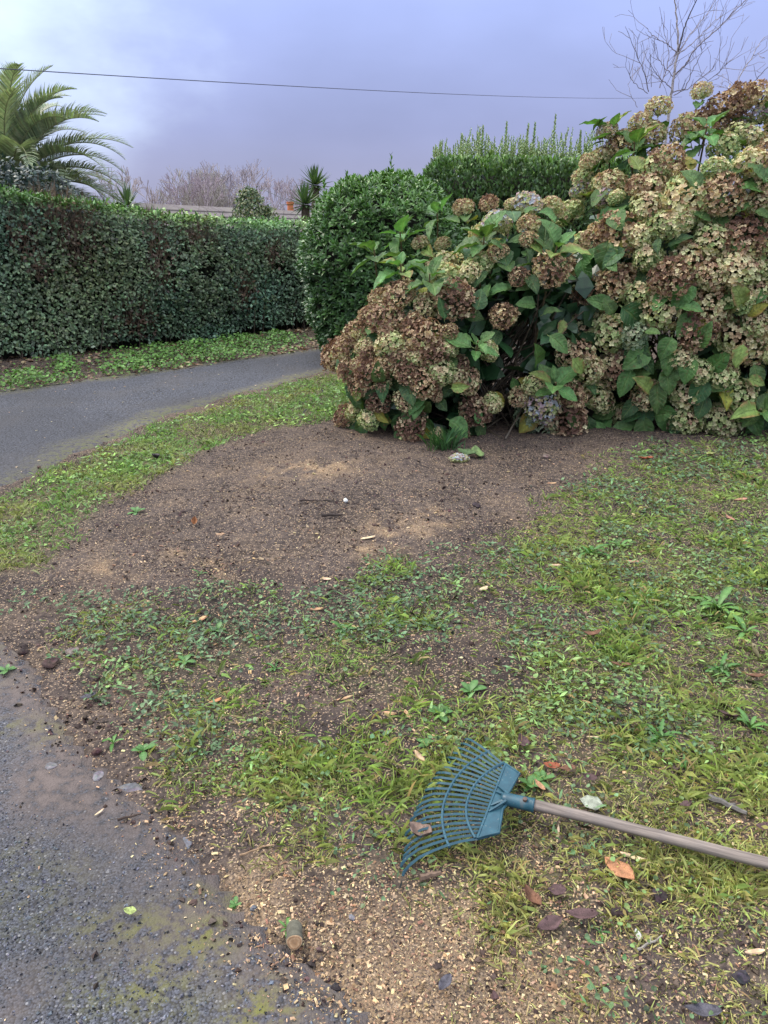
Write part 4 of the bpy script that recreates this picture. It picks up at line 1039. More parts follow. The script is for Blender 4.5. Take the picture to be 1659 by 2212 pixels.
def set_mat(o, p, x, y, z, parent, sc):
    m = Matrix([[x[i] * sc[0], y[i] * sc[1], z[i] * sc[2], p[i] - parent.location[i]] for i in range(3)] + [[0, 0, 0, 1]])
    o.matrix_local = m
def put_leaf(parent, p, yd, zd, size, kind):
    size *= .86; ms = LEAF_SETS[kind]; o = link('leaf', ms[int(rng.integers(len(ms)))], parent)
    f = frames(np.array([yd], float), np.array([zd], float))[0]
    set_mat(o, p, f[:, 0], f[:, 1], f[:, 2], parent, (size * rng.uniform(.75, 1.1), size, size * rng.uniform(.6, 1.6))); return o
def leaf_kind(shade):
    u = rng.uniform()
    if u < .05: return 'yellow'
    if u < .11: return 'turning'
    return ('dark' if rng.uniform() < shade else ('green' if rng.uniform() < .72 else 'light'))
def build_hydrangea(key, heads, base, label, nstem, extra):
    root = empty('hydrangea_bush', base, label, 'hydrangea', 'hydrangea bushes in front of the hedges')
    ctr = np.array(ELL[key][0][0]); bz = float(ground_z(np.array([base[0]]), np.array([base[1]]))[0])
    pts = []
    for px, py, r, c in heads:
        p = surf_hit(px, py, key); g = grad(p, key); pts.append((p, g, r * np.linalg.norm(p - (0, 0, EYE)) * .985 / FPX, c))
    for _ in range(extra):                                   # sides and back
        c, r = ELL[key][int(rng.integers(2))]; d = rand_dirs(1)[0]; d[1] = abs(d[1]); d[2] = abs(d[2]) * .8; d /= np.linalg.norm(d)
        p = np.array(c) + d * np.array(r)
        if f_ell(p, key) > -.05: pts.append((p, grad(p, key), rng.uniform(.09, .15), rng.choice(list('btg'))))
    for p, g, r, c in pts:
        ax = g * .75 + np.array((0, -.15, .65)) + rng.normal(size=3) * .18; ax /= np.linalg.norm(ax)
        ms = HEADS[c]; o = link('flower_head', ms[int(rng.integers(len(ms)))], root)
        f = frames(np.cross(rand_dirs(1), ax[None]), ax[None])[0]
        rr = r * rng.uniform(.88, 1.10); pc_ = p - g * rr * rng.uniform(.2, 1.05)
        pc_[2] = max(pc_[2], bz + rr * .72)
        set_mat(o, pc_, f[:, 0], f[:, 1], f[:, 2], root, (rr * rng.uniform(.9, 1.1), rr, rr * rng.uniform(.75, 1.0)))
        # the pairs of leaves below the head
        nl = int(rng.integers(1, 4)); a0 = rng.uniform(0, 6.28)
        e1 = np.cross(ax, (0.3, .2, 1)); e1 /= np.linalg.norm(e1); e2 = np.cross(ax, e1)
        for q in range(nl):
            a = a0 + q * math.pi * (1 if q < 2 else .5); od = e1 * math.cos(a) + e2 * math.sin(a)
            if rng.uniform() < .4: od = od - np.array((0, 0, .5))
            lp = pc_ - ax * rr * .55 - g * .03 + od * rr * .62; yd = od + g * .35 + np.array((0, 0, -.15)); zd = ax + g * .6 + rng.normal(size=3) * .25
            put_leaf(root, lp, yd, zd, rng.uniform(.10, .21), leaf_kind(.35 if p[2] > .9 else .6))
    for px, py in WH[key]:
        p = surf_hit(px, py, key); g = grad(p, key); p = p + g * .05 - np.array((0, 0, .06)); ax = g * .7 + np.array((0, 0, .8)); ax /= np.linalg.norm(ax)
        e1 = np.cross(ax, (1, .2, .1)); e1 /= np.linalg.norm(e1); e2 = np.cross(ax, e1); a0 = rng.uniform(0, 6.28); kd = 'light' if rng.uniform() < .6 else 'green'
        for q in range(7):
            a = a0 + q * math.pi / 2 + (q // 4) * .78 + rng.normal() * .25; od = e1 * math.cos(a) + e2 * math.sin(a); tilt = rng.uniform(-.2, .5) if q < 4 else rng.uniform(.7, 1.6)
            yd = od + ax * (tilt + rng.normal() * .15); zd = ax - od * tilt * .8
            put_leaf(root, p + ax * (.0 if q < 4 else .05) + od * .03, yd, zd, (.21 if q < 4 else .19) * rng.uniform(.6, 1.2), kd if rng.uniform() > .12 else 'turning')
        acc = Acc(); b = np.array((p[0] * .9 + base[0] * .1, p[1] + .25, max(p[2] - .75, bz)))
        add_tube(acc, [b, (b + p) / 2 + (0, .04, 0), p + ax * .06], [.008, .007, .006], 6, (.13, .10, .05)); o = link('stem', acc.mesh('hydrangea_stem', M_bark)); under(o, root)
    for px0, px1, py0, py1, cnt in ([(1000, 1250, 450, 640, 20), (860, 1150, 480, 700, 10), (760, 1080, 820, 950, 10), (1130, 1250, 640, 800, 6)] if key == 'L' else [(1230, 1659, 250, 480, 34), (1230, 1659, 480, 760, 28), (1300, 1680, 760, 900, 20)]):
        for _ in range(cnt):
            p = surf_hit(rng.uniform(px0, px1), rng.uniform(py0, py1), key); g = grad(p, key); od = rand_dirs(1)[0]; od -= g * (od @ g); od /= np.linalg.norm(od)
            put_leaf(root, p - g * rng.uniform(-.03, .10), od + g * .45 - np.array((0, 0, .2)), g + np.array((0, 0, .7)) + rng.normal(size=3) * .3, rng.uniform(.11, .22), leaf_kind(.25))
    if key == 'R':
        for px, py in LOWL:
            p = surf_hit(px, py, key); g = grad(p, key)
            put_leaf(root, p - g * .02 + (0, 0, .08), np.array((rng.normal() * .6, -.25, -.75)), g + np.array((0, -.3, .45)), rng.uniform(.19, .26), 'dark' if rng.uniform() < .35 else 'green')
    # woody stems fanning out from the foot
    for i in range(nstem):
        p, g, r, c = pts[int(rng.integers(len(pts)))]; b = np.array((base[0] + rng.normal() * .28 + (p[0] - base[0]) * .45, base[1] + rng.normal() * .15, bz - .02))
        e_ = p - g * (r * .8 + .1); e_[2] = max(e_[2], bz + .3); mid = b * .45 + e_ * .55 + rng.normal(size=3) * .06 + (0, .06, .12)
        tt = np.linspace(0, 1, 7)[:, None]; Q = b * (1 - tt) ** 2 + 2 * mid * tt * (1 - tt) + e_ * tt ** 2 + rng.normal(size=(7, 3)) * .008
        acc = Acc(); add_tube(acc, Q, np.linspace(.0095, .005, 7), 5, tuple(np.array((.15, .115, .075)) * rng.uniform(.6, 1.3))); o = link('stem', acc.mesh('hydrangea_stem', M_bark)); under(o, root)
    # leaves deep inside
    acc = Acc(); nI = 2600 if key == 'L' else 5200; P = []
    while len(P) < nI:
        c, r = ELL[key][int(rng.integers(2))]; d = rand_dirs(1)[0] * np.array(r) * rng.uniform(.40, .80); p = np.array(c) + d
        if p[2] > bz + .04 and not (p[2] < .45 and p[1] < c[1] - .25 and rng.uniform() < .7): P.append(p)
    P = np.array(P)
    hollow = np.zeros(len(P), bool)
    for hx, hy in ([(1090, 790), (1060, 850), (1130, 720)] if key == 'L' else [(1420, 760), (1560, 760), (1440, 690)]):   # the dark openings
        d = ray(hx, hy); rel = P - np.array((0, 0, EYE)); t_ = rel @ d / (d @ d); dist = np.linalg.norm(rel - t_[:, None] * d, axis=1); hollow |= dist < .17
    P = P[~hollow]; n = len(P)
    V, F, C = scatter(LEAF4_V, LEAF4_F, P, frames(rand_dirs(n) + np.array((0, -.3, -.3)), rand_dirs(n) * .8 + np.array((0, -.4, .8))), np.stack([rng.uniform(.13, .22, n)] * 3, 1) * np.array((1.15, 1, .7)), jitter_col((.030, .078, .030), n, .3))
    acc.add(V, F, C)
    segs = []
    for i in range(260):
        b = np.array((base[0] + rng.normal() * .3, base[1] + rng.normal() * .2, bz)); e_ = P[int(rng.integers(n))]; m_ = (b + e_) / 2 + rng.normal(size=3) * .07
        segs += [(b, m_, .007, .006), (m_, e_, .006, .004)]
    V, F = segs_mesh(segs, 4); acc.add(V, F, np.tile((.10, .08, .055), (len(V), 1)))
    # leaves and twigs added inside to keep daylight from passing straight through
    o = link('inner_filler', acc.mesh('hydrangea_inner', M_bush), None, None, None, None, 'stuff'); under(o, root)
    return root
hydL = build_hydrangea('L', HL, (.55, 5.8, .08), 'lower rounded hydrangea with mostly brown faded heads beside the bare soil', 40, 22)
hydR = build_hydrangea('R', HR, (2.8, 6.35, .08), 'tall hydrangea with green and tan faded heads at the right edge', 45, 40)

# ================================================================== GROUND COVER
def sample(n, x0, x1, y0, y1, falloff=1.3):
    """random ground points, thinning out with distance"""
    P = []
    got = 0
    while got < n:
        x = rng.uniform(x0, x1, n * 2); y = rng.uniform(y0, y1, n * 2)
        r_ = np.hypot(x, y); k_ = rng.uniform(size=n * 2) < np.minimum(1, (1.7 / np.maximum(r_, .6)) ** falloff)
        k_ &= np.abs(x) < y * .62 + .75
        P.append(np.stack([x[k_], y[k_]], 1)); got += k_.sum()
    return np.concatenate(P)[:n]
def upright(n, yaw, lean):
    """frames with +Y up leaning by lean towards yaw, +Z facing back along the lean"""
    d = np.stack([np.cos(yaw) * np.sin(lean), np.sin(yaw) * np.sin(lean), np.cos(lean)], 1)
    zz = np.stack([-np.cos(yaw) * np.cos(lean), -np.sin(yaw) * np.cos(lean), np.sin(lean)], 1)
    return frames(d, zz)
def blade_tmpl(bend, twist):
    t_ = np.array((0, .4, .75)); w_ = np.array((.5, .46, .3)); V = []
    for a, b in zip(t_, w_): V += [(-b, a, -bend * a * a + twist * a * b), (b, a, -bend * a * a - twist * a * b)]
    V.append((twist * .6, 1 - bend * .25, -bend))
    return V, [(0, 1, 3), (0, 3, 2), (2, 3, 5), (2, 5, 4), (4, 5, 6)]
BLADES = [blade_tmpl(b, t_) for b, t_ in ((.25, .2), (.6, -.3), (.95, .3), (.1, 0), (.75, .6))]
def grass(name, P, hgt, wid, lean, col, label):
    acc = Acc(); n = len(P); z = ground_z(P[:, 0], P[:, 1]); pos = np.stack([P[:, 0], P[:, 1], z - .004], 1)
    which = rng.integers(0, 5, n)
    for k_ in range(5):
        m = which == k_; c = m.sum(); T, TF = BLADES[k_]
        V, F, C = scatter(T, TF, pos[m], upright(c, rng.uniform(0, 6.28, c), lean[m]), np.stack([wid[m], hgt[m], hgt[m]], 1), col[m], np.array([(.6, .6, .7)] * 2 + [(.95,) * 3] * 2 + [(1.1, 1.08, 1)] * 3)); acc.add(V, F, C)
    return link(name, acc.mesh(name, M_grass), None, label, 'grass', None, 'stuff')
# verge beside the lane
P = sample(110000, -4.5, .6, 2.6, 9.2, .5)
d = sd_poly(P[:, 0], P[:, 1], VERGE) + (fbm(P[:, 0] * 4, P[:, 1] * 4, 91) - .5) * .30
k_ = rng.uniform(size=len(P)) < sstep(-.05, .10, d) * (.35 + .65 * sstep(.35, .6, fbm(P[:, 0] * 5, P[:, 1] * 5, 92)))
P = P[k_]; n = len(P); tn = fbm(P[:, 0] * 2.5, P[:, 1] * 2.5, 93)[:, None]
col = jitter_col((.200, .310, .110), n, .32) * (1 - .0 * tn) * (1 - sstep(.45, .7, tn) * np.array((-.35, .05, -.1)))
grass('verge_grass', P, rng.uniform(.025, .06, n) * (.7 + .6 * fbm(P[:, 0] * 6, P[:, 1] * 6, 94)), rng.uniform(.003, .006, n), rng.uniform(.1, 1.0, n), col, 'bright green grass verge along the near side of the lane')
# rough lawn
def lawn_density(x, y):
    dw = sd_poly(x, y, WEEDS) + (fbm(x * 3.5, y * 3.5, 95) - .5) * .35
    m = sstep(-.06, .14, dw)
    t_ = sstep(.42, .62, fbm(x * 3.6, y * 3.6, 96, 5, .68))
    right = sstep(-.2, 1.2, x - .05 * y)
    m = m * (.04 + .46 * t_ + .34 * right) * (1 - .85 * blobs(x, y, BAREP, .05))
    m = m * (1 - .55 * sstep(3.9, 5.2, y)) * (1 - .72 * sstep(-.05, .15, sd_poly(x, y, CHIPZ)))
    return np.clip(m, 0, 1)
P = sample(430000, -2.2, 4.2, .85, 5.6, 1.2); k_ = rng.uniform(size=len(P)) < lawn_density(P[:, 0], P[:, 1]); P = P[k_][:160000]; n = len(P)
tn = fbm(P[:, 0] * 2.2, P[:, 1] * 2.2, 97); yel = sstep(2.4, 1.3, P[:, 1]) * .75 + .25 * rng.uniform(size=n)
c1 = jitter_col((.235, .325, .100), n, .5); c2 = jitter_col((.42, .395, .160), n, .45); c3 = jitter_col((.42, .33, .17), n, .2)
mixv = np.clip(yel * .75 + (tn - .5) * 1.2, 0, 1)[:, None]; col = c1 * (1 - mixv) + c2 * mixv
dry = rng.uniform(size=n) < .10; col[dry] = c3[dry]
tuft = sstep(.55, .75, fbm(P[:, 0] * 7, P[:, 1] * 7, 98))
for gx_, gy_ in [(1350, 1410), (1410, 1300), (720, 1640), (640, 1640), (830, 1710), (900, 1700), (1590, 1680), (1480, 1880), (1350, 1600)]:
    q = ground_at(gx_, gy_); tuft = np.maximum(tuft, np.exp(-((P[:, 0] - q[0]) / .10) ** 2 - ((P[:, 1] - q[1]) / .13) ** 2))
hg = rng.uniform(.017, .048, n) * (1 + .7 * tuft); hg *= 1 - .35 * sstep(1.75, 1.2, P[:, 1])
grass('lawn_grass', P, hg, rng.uniform(.0016, .0031, n), np.clip(rng.normal(1.0, .38, n) - .35 * tuft, .1, 1.5), col, 'rough patchy grass of the lawn around the rake')
# tall blades along the tufts
# clover, daisies and ivy-like leaves
CL_V = [(0, 0, 0), (.42, .30, .10), (.50, .72, .06), (0, .95, -.02), (-.50, .72, .06), (-.42, .30, .10), (0, .5, -.03)]
CL_F = [(0, 1, 6), (1, 2, 6), (2, 3, 6), (3, 4, 6), (4, 5, 6), (5, 0, 6)]
def weed_density(x, y):
    dw = sd_poly(x, y, WEEDS) + (fbm(x * 4, y * 4, 101) - .5) * .35
    m = sstep(-.05, .12, dw) * sstep(.42, .60, fbm(x * 3.4, y * 3.4, 102, 4, .6)) * (1 - .7 * blobs(x, y, BAREP, .05))
    m = m * (.25 + .75 * sstep(1.55, 2.3, y))
    v = sstep(-.02, .12, sd_poly(x, y, VERGE)) * sstep(.45, .62, fbm(x * 3, y * 3, 103)) * .6
    return np.clip(np.maximum(m, v), 0, 1)
P = sample(150000, -4, 4.2, .9, 7.5, 1.1); P = P[rng.uniform(size=len(P)) < .62 * weed_density(P[:, 0], P[:, 1])][:30000]; n = len(P)
z = ground_z(P[:, 0], P[:, 1]) + rng.uniform(.004, .03, n); az = rng.uniform(0, 6.28, n)
yd = np.stack([np.cos(az), np.sin(az), rng.normal(.1, .35, n)], 1); zd = np.stack([rng.normal(0, .35, n), rng.normal(-.1, .35, n), np.ones(n)], 1)
tn = fbm(P[:, 0] * 3, P[:, 1] * 3, 104)[:, None]
col = jitter_col((.088, .155, .066), n, .42) * (1 + sstep(.5, .65, tn) * np.array((.7, .55, .1)))
inv = sd_poly(P[:, 0], P[:, 1], VERGE) > 0; col[inv] *= np.array((1.5, 1.5, 1.0))
scl = rng.uniform(.007, .020, n) * (1 + .45 * sstep(3, 6, P[:, 1]))
acc = Acc(); m = rng.uniform(size=n) < .7
scl = scl * (.72 + .28 * sstep(1.4, 2.4, P[:, 1]))
V, F, C = scatter(CL_V, CL_F, np.stack([P[m, 0], P[m, 1], z[m]], 1), frames(yd[m], zd[m]), scl[m], col[m]); acc.add(V, F, C)
m = ~m
V, F, C = scatter(LEAF4_V, LEAF4_F, np.stack([P[m, 0], P[m, 1], z[m]], 1), frames(yd[m], zd[m]), np.stack([scl[m] * .9, scl[m] * 2.3, scl[m]], 1), col[m] * 1.15); acc.add(V, F, C)
link('ground_cover', acc.mesh('ground_cover', M_weed), None, 'small dark clover and weed leaves creeping over the soil', 'weeds', None, 'stuff')
# wood chips and shavings left by the stump grinding
CH_V = [(-.5, -.5, 0), (.5, -.42, 0), (.42, .5, 0), (-.5, .38, 0), (-.34, -.1, .45), (.30, .06, .5)]
CH_F = [(0, 1, 5), (0, 5, 4), (1, 2, 5), (2, 3, 4), (2, 4, 5), (3, 0, 4)]
def chip_density(x, y):
    n_ = fbm(x * 5, y * 5, 111); m = .30 * sstep(-.2, .1, sd_poly(x, y, WEEDS)) * sstep(2.3, 1.3, y) * (.4 + sstep(.4, .6, n_))
    m = m + .12 * sstep(5.2, 2.2, y) + .16 * sstep(.35, .65, n_)
    m = m + 1.0 * sstep(-.10, .10, sd_poly(x, y, CHIPZ) + (n_ - .5) * .3) + .9 * blobs(x, y, SAWD, .1) * sstep(.3, .65, fbm(x * 11, y * 11, 47, 5, .65))
    m = m * (1 - .975 * sstep(-.05, .16, sd_poly(x, y, DRIVE))) * sstep(.05, -.1, sd_poly(x, y, ROAD)) * (1 - .75 * sstep(0, .15, sd_poly(x, y, VERGE)))
    return np.clip(m, 0, 1)
P = sample(260000, -3, 4, .85, 5.6, 1.35); P = P[rng.uniform(size=len(P)) < chip_density(P[:, 0], P[:, 1])][:66000]; n = len(P)
az = rng.uniform(0, 6.28, n); yd = np.stack([np.cos(az), np.sin(az), rng.normal(0, .22, n)], 1); zd = np.stack([rng.normal(0, .3, n), rng.normal(0, .3, n), np.ones(n)], 1)
ln = rng.lognormal(math.log(.0043), .5, n) * (1 + .25 * sstep(2, 5, P[:, 1])); ln = np.clip(ln, .0028, .03)
col = jitter_col((.36, .250, .145), n, .3, .06); pale = rng.uniform(size=n) < .2; col[pale] = jitter_col((.58, .44, .25), pale.sum(), .14); dk = rng.uniform(size=n) < .30; col[dk] = jitter_col((.22, .13, .08), dk.sum(), .2)
col = np.clip(col, .02, .8)
V, F, C = scatter(CH_V, CH_F, np.stack([P[:, 0], P[:, 1], top_z(P[:, 0], P[:, 1]) + rng.uniform(0, .006, n)], 1), frames(yd, zd), np.stack([ln * rng.uniform(.25, .6, n), ln, ln * .28], 1), col)
link('wood_chips', mesh_np('wood_chips', V, F, C, False, M_chip), None, 'pale orange wood chips and shavings scattered over soil and grass', 'wood chips', None, 'stuff')
# loose stones of the driveway and crumbs of earth
ico = np.array([(0, 0, 1), (.9, 0, .1), (.2, .95, -.1), (-.8, .5, .1), (-.7, -.6, 0), (.3, -.9, .1), (0, 0, -.8)])
icf = [(0, 1, 2), (0, 2, 3), (0, 3, 4), (0, 4, 5), (0, 5, 1), (6, 2, 1), (6, 5, 4), (6, 1, 5)]
P = sample(60000, -2.6, .6, .8, 3.6, 1.6); d = sd_poly(P[:, 0], P[:, 1], DRIVE); mud = blobs(P[:, 0], P[:, 1], MUDD) + .8 * sstep(.4, .05, d)
P = P[(d > -.05) & (rng.uniform(size=len(P)) > mud)][:15000]; n = len(P)
ln = np.clip(rng.lognormal(math.log(.0021), .4, n), .0012, .006); sh_ = rng.uniform(.35, 2.2, n)[:, None] ** 1.3
col = np.clip(np.array((.066, .070, .084)) * sh_ * rng.uniform(.9, 1.1, (n, 3)), .01, .5)
V, F, C = scatter(ico, icf, np.stack([P[:, 0], P[:, 1], top_z(P[:, 0], P[:, 1]) + ln * .15], 1), frames(rand_dirs(n), rand_dirs(n)), np.stack([ln * 1.3, ln, ln * .75], 1), col)
link('loose_gravel', mesh_np('loose_gravel', V, F, C, False, M_stone), None, 'small grey stone chips of the worn driveway surface', 'gravel', None, 'stuff')
P = sample(80000, -2.6, 3.6, .9, 6.0, 1.1); k_ = rng.uniform(size=len(P)) < (.25 + .75 * sstep(.45, .65, fbm(P[:, 0] * 5, P[:, 1] * 5, 121))) * (1 - .99 * sstep(-.05, .12, sd_poly(P[:, 0], P[:, 1], DRIVE))) * sstep(.05, -.1, sd_poly(P[:, 0], P[:, 1], ROAD))
P = P[k_][:18000]; n = len(P); ln = np.clip(rng.lognormal(math.log(.0042), .5, n), .002, .014)
V, F, C = scatter(ico, icf, np.stack([P[:, 0], P[:, 1], top_z(P[:, 0], P[:, 1])], 1), frames(rand_dirs(n), rand_dirs(n)), np.stack([ln * 1.3, ln, ln * .8], 1), jitter_col((.080, .057, .049), n, .3))
link('soil_crumbs', mesh_np('soil_crumbs', V, F, C, False, M_crumb), None, 'dark crumbs of loose earth over the bare patch', 'soil', None, 'stuff')
# bank under the hedge: litter, fresh green weeds
def bank_pts(n, d0, d1): 
    s = rng.uniform(-4, 6, n); dd = rng.uniform(d0, d1, n); q = H0[None] + s[:, None] * HD + dd[:, None] * HN
    return q[sd_poly(q[:, 0], q[:, 1], ROAD) < .18], s[sd_poly(q[:, 0], q[:, 1], ROAD) < .18]
q, s = bank_pts(34000, -.25, 1.5); d = fbm(s * 1.3, q[:, 1] * 2.5, 131); gr = np.zeros(len(q))
for px, py, rx, ry in [(60, 815, 60, 22), (280, 780, 50, 26), (350, 765, 60, 20), (430, 755, 60, 16), (520, 745, 70, 16), (600, 738, 50, 12), (140, 790, 30, 20), (480, 765, 40, 12)]: gr = np.maximum(gr, blobs(q[:, 0], q[:, 1], [(px, py, rx, ry)], .08))
k_ = rng.uniform(size=len(q)) < gr ** 1.2 * 1.0 + .05 * sstep(.45, .6, d); q = q[k_]; n = len(q)
az = rng.uniform(0, 6.28, n); z = base_h(q[:, 0], q[:, 1]) + rng.uniform(.005, .13, n) * (.15 + 1.1 * gr[k_])
V, F, C = scatter(CL_V, CL_F, np.stack([q[:, 0], q[:, 1], z], 1), frames(np.stack([np.cos(az), np.sin(az), rng.normal(.2, .4, n)], 1), np.stack([rng.normal(0, .4, n), rng.normal(-.3, .4, n), np.ones(n)], 1)), rng.uniform(.018, .040, n), jitter_col((.115, .235, .050), n, .32))
link('bank_weeds', mesh_np('bank_weeds', V, F, C, False, M_weed), None, 'bright green weeds growing at the foot of the long hedge', 'weeds', None, 'stuff')
q, s = bank_pts(9000, -.2, 1.5); k_ = rng.uniform(size=len(q)) < .25 + .6 * sstep(.45, .65, fbm(s * 2, q[:, 1] * 2, 133)); q = q[k_]; n = len(q); az = rng.uniform(0, 6.28, n)
col = jitter_col((.20, .13, .08), n, .35); k_ = rng.uniform(size=n) < .25; col[k_] = jitter_col((.36, .30, .18), k_.sum(), .2)
V, F, C = scatter(LEAF4_V, LEAF4_F, np.stack([q[:, 0], q[:, 1], top_z(q[:, 0], q[:, 1]) + .008], 1), frames(np.stack([np.cos(az), np.sin(az), rng.normal(0, .3, n)], 1), np.stack([rng.normal(0, .4, n), rng.normal(0, .4, n), np.ones(n)], 1)), rng.uniform(.03, .07, n), np.clip(col, .02, .6))
link('bank_litter', mesh_np('bank_litter', V, F, C, False, M_litter), None, 'dry brown leaf litter on the bank below the hedge', 'leaf litter', None, 'stuff')
q = sample(420, -4.5, .5, 4.4, 10.5, .0); q = q[sd_poly(q[:, 0], q[:, 1], ROAD) > .05]; n = len(q); az = rng.uniform(0, 6.28, n)
V, F, C = scatter(LEAF4_V, LEAF4_F, np.stack([q[:, 0], q[:, 1], road_z(q[:, 0], q[:, 1]) + .004], 1), frames(np.stack([np.cos(az), np.sin(az), np.zeros(n)], 1), np.stack([rng.normal(0, .2, n), rng.normal(0, .2, n), np.ones(n)], 1)), rng.uniform(.010, .035, n), jitter_col((.30, .24, .17), n, .35))
link('road_litter', mesh_np('road_litter', V, F, C, False, M_litter), None, 'specks of pale leaf and chip litter on the lane', 'leaf litter', None, 'stuff')

# ================================================================== RAKE
m_rake, t = new_mat('rake_plastic'); tc = N(t, 'ShaderNodeTexCoord'); n1 = noise_node(t, 30, 5, .6, tc.outputs['Object']); n2 = noise_node(t, 160, 3, .6, tc.outputs['Object'])
c_ = mixrgb(t, mrange(t, n1.outputs['Fac'], .35, .7), (.014, .060, .086), (.025, .093, .128)); c_ = mixrgb(t, mrange(t, n1.outputs['Fac'], .58, .74, 0, .55), c_, (.12, .11, .10))
c_ = mixrgb(t, mrange(t, n2.outputs['Fac'], .66, .72, 0, .7), c_, (.30, .26, .20))
finish(t, c_, mrange(t, n1.outputs['Fac'], .3, .7, .38, .65), .5, 0, n2.outputs['Fac'], .12, .002)
m_wood, t = new_mat('weathered_wood'); tc = N(t, 'ShaderNodeTexCoord'); mp_ = N(t, 'ShaderNodeMapping'); mp_.inputs['Scale'].default_value = (5, 90, 90); t.links.new(tc.outputs['Object'], mp_.inputs[0])
n1 = noise_node(t, 1.0, 5, .65, mp_.outputs[0]); n2 = noise_node(t, 9, 4, .6, tc.outputs['Object'])
c_ = mixrgb(t, mrange(t, n1.outputs['Fac'], .3, .7), (.135, .112, .098), (.33, .275, .235)); c_ = mixrgb(t, mrange(t, n2.outputs['Fac'], .45, .75, 0, .7), c_, (.20, .175, .16))
finish(t, c_, .8, .2, 0, n1.outputs['Fac'], .5, .003)
m_metal, t = new_mat('rusty_screw'); tc = N(t, 'ShaderNodeTexCoord'); n1 = noise_node(t, 300, 3, .6, tc.outputs['Object']); finish(t, mixrgb(t, n1.outputs['Fac'], (.06, .04, .035), (.16, .10, .07)), .6, .5)
RO = np.array((.290, 1.660)); RU = np.array((-.929, .370)); RV = np.array((.370, .929))
rz0 = float(np.max(ground_z(RO[0] + np.linspace(-.25, .25, 9), RO[1] + np.linspace(-.25, .25, 9))))
def rp(u, v, dz=0.0):
    q = RO + RU * u + RV * v; return np.array((q[0], q[1], rz0 + .036 + .16 * (.14 - u) * .9 * .9 - .012 + dz))
rake = empty('garden_rake', tuple(rp(-.1, 0) * np.array((1, 1, 0)) + np.array((0, 0, rz0))), 'blue plastic leaf rake with weathered wooden handle lying on the grass', 'rake')
def rpart(name, acc, mat, smooth=False, parent=None):
    o = link(name, acc.mesh('rake_' + name, mat, smooth)); under(o, rake); return o
# plate: flat body with a raised rim
out_ = [(0, .153), (-.047, .120), (-.036, .035), (-.044, 0), (-.036, -.035), (-.047, -.120), (0, -.153)]
acc = Acc(); n = len(out_); V = [rp(u, v, .004) for u, v in out_] + [rp(u, v, -.003) for u, v in out_] + [rp(-.018, 0, .004), rp(-.018, 0, -.003)]
F = []
for i in range(n):
    j = (i + 1) % n; F += [(i, j, 2 * n), (n + j, n + i, 2 * n + 1), (i, n + i, n + j), (i, n + j, j)]
acc.add(V, np.array(F)); plate = rpart('head_plate', acc, m_rake)
acc = Acc(); add_tube(acc, [rp(u, v, .003) for u, v in out_ + out_[:1]], .0042, 6); o = link('rim', acc.mesh('rake_rim', m_rake)); o.parent = plate; o.location = -Vector(rake.location) - Vector(plate.location)
nt_ = 22
for i in range(nt_):
    f = -1 + 2 * i / (nt_ - 1); v0_ = .150 * f; v1 = .275 * f; u1 = .205 - .048 * f * f + rng.normal() * .003
    tt = np.array((0, .2, .4, .6, .78, .9, .97, 1.0)); P = []
    for q in tt:
        hook = max(q - .74, 0) / .26; lift = .012 * math.sin(min(q / .8, 1) * math.pi) 
        P.append(rp(u1 * (q if q < .97 else .965), v0_ + (v1 - v0_) * (q ** 1.12) + .010 * np.sign(f) * hook ** 2, lift * .6 - .030 * hook ** 2))
    acc = Acc(); V_, Q_, T_ = tube(P, [.0043] * 6 + [.0046, .0034], 4); acc.add(V_, np.array(Q_)); acc.F.append(np.array(T_)); rpart('tine', acc, m_rake)
for nm, u_end, u_mid, vw in (('inner', .004, .062, .155), ('outer', .058, .122, .200)):
    acc = Acc(); th = np.linspace(-1, 1, 25); add_tube(acc, [rp(u_mid - (u_mid - u_end) * abs(a) ** 2.2, a * vw, .006) for a in th], .0040, 5); rpart('cross_bar', acc, m_rake)
for v in (-.052, -.028, .028, .052):
    acc = Acc(); add_tube(acc, [rp(-.040, v * .25, .016), rp(-.004, v, .006)], [.005, .0028], 5); rpart('rib', acc, m_rake)
HDIR = np.array((.950, -.312, 0.0)); hs0 = rp(-.030, 0, .010); hs1 = rp(-.030, 0, .010) + HDIR * .082
g_end = float(ground_z(np.array([hs0[0] + 1.3 * .95]), np.array([hs0[1] - 1.3 * .312]))[0])
acc = Acc(); add_tube(acc, [hs0 - HDIR * .006, hs0, hs0 + HDIR * .01, hs1 - HDIR * .006, hs1 - HDIR * .005, hs1], [.011, .0160, .0170, .0178, .0194, .0194], 16); sock = rpart('socket', acc, m_rake, True)
acc = Acc(); sc_ = hs0 + HDIR * .055 + np.array((0, -.006, .0195)); add_tube(acc, [sc_ - (0, 0, .006), sc_ + (0, -.001, .002), sc_ + (0, -.001, .003)], [.006, .006, .003], 10); o = link('screw', acc.mesh('rake_screw', m_metal)); o.parent = sock; o.location = -Vector(rake.location) - Vector(sock.location)
L_h = 1.32; he = np.array((hs1[0] + HDIR[0] * L_h, hs1[1] + HDIR[1] * L_h, max(g_end + .022, .022)))
hd = he - hs1; hl = np.linalg.norm(hd); acc = Acc(); xs_ = np.linspace(-.05, hl, 24)
add_tube(acc, np.stack([xs_, .002 * np.sin(xs_ * 9), .0015 * np.sin(xs_ * 6 + 1)], 1), np.concatenate([[.0142] * 22, [.0138, .011]]), 14)
o = link('handle', acc.mesh('rake_handle', m_wood, True), rake); f = frames(np.cross(np.array([[0, 0, 1.0]]), hd[None]), np.array([[0, 0, 1.0]]))[0]; xd = hd / hl; yv = np.cross((0, 0, 1), xd); yv /= np.linalg.norm(yv); zv = np.cross(xd, yv)
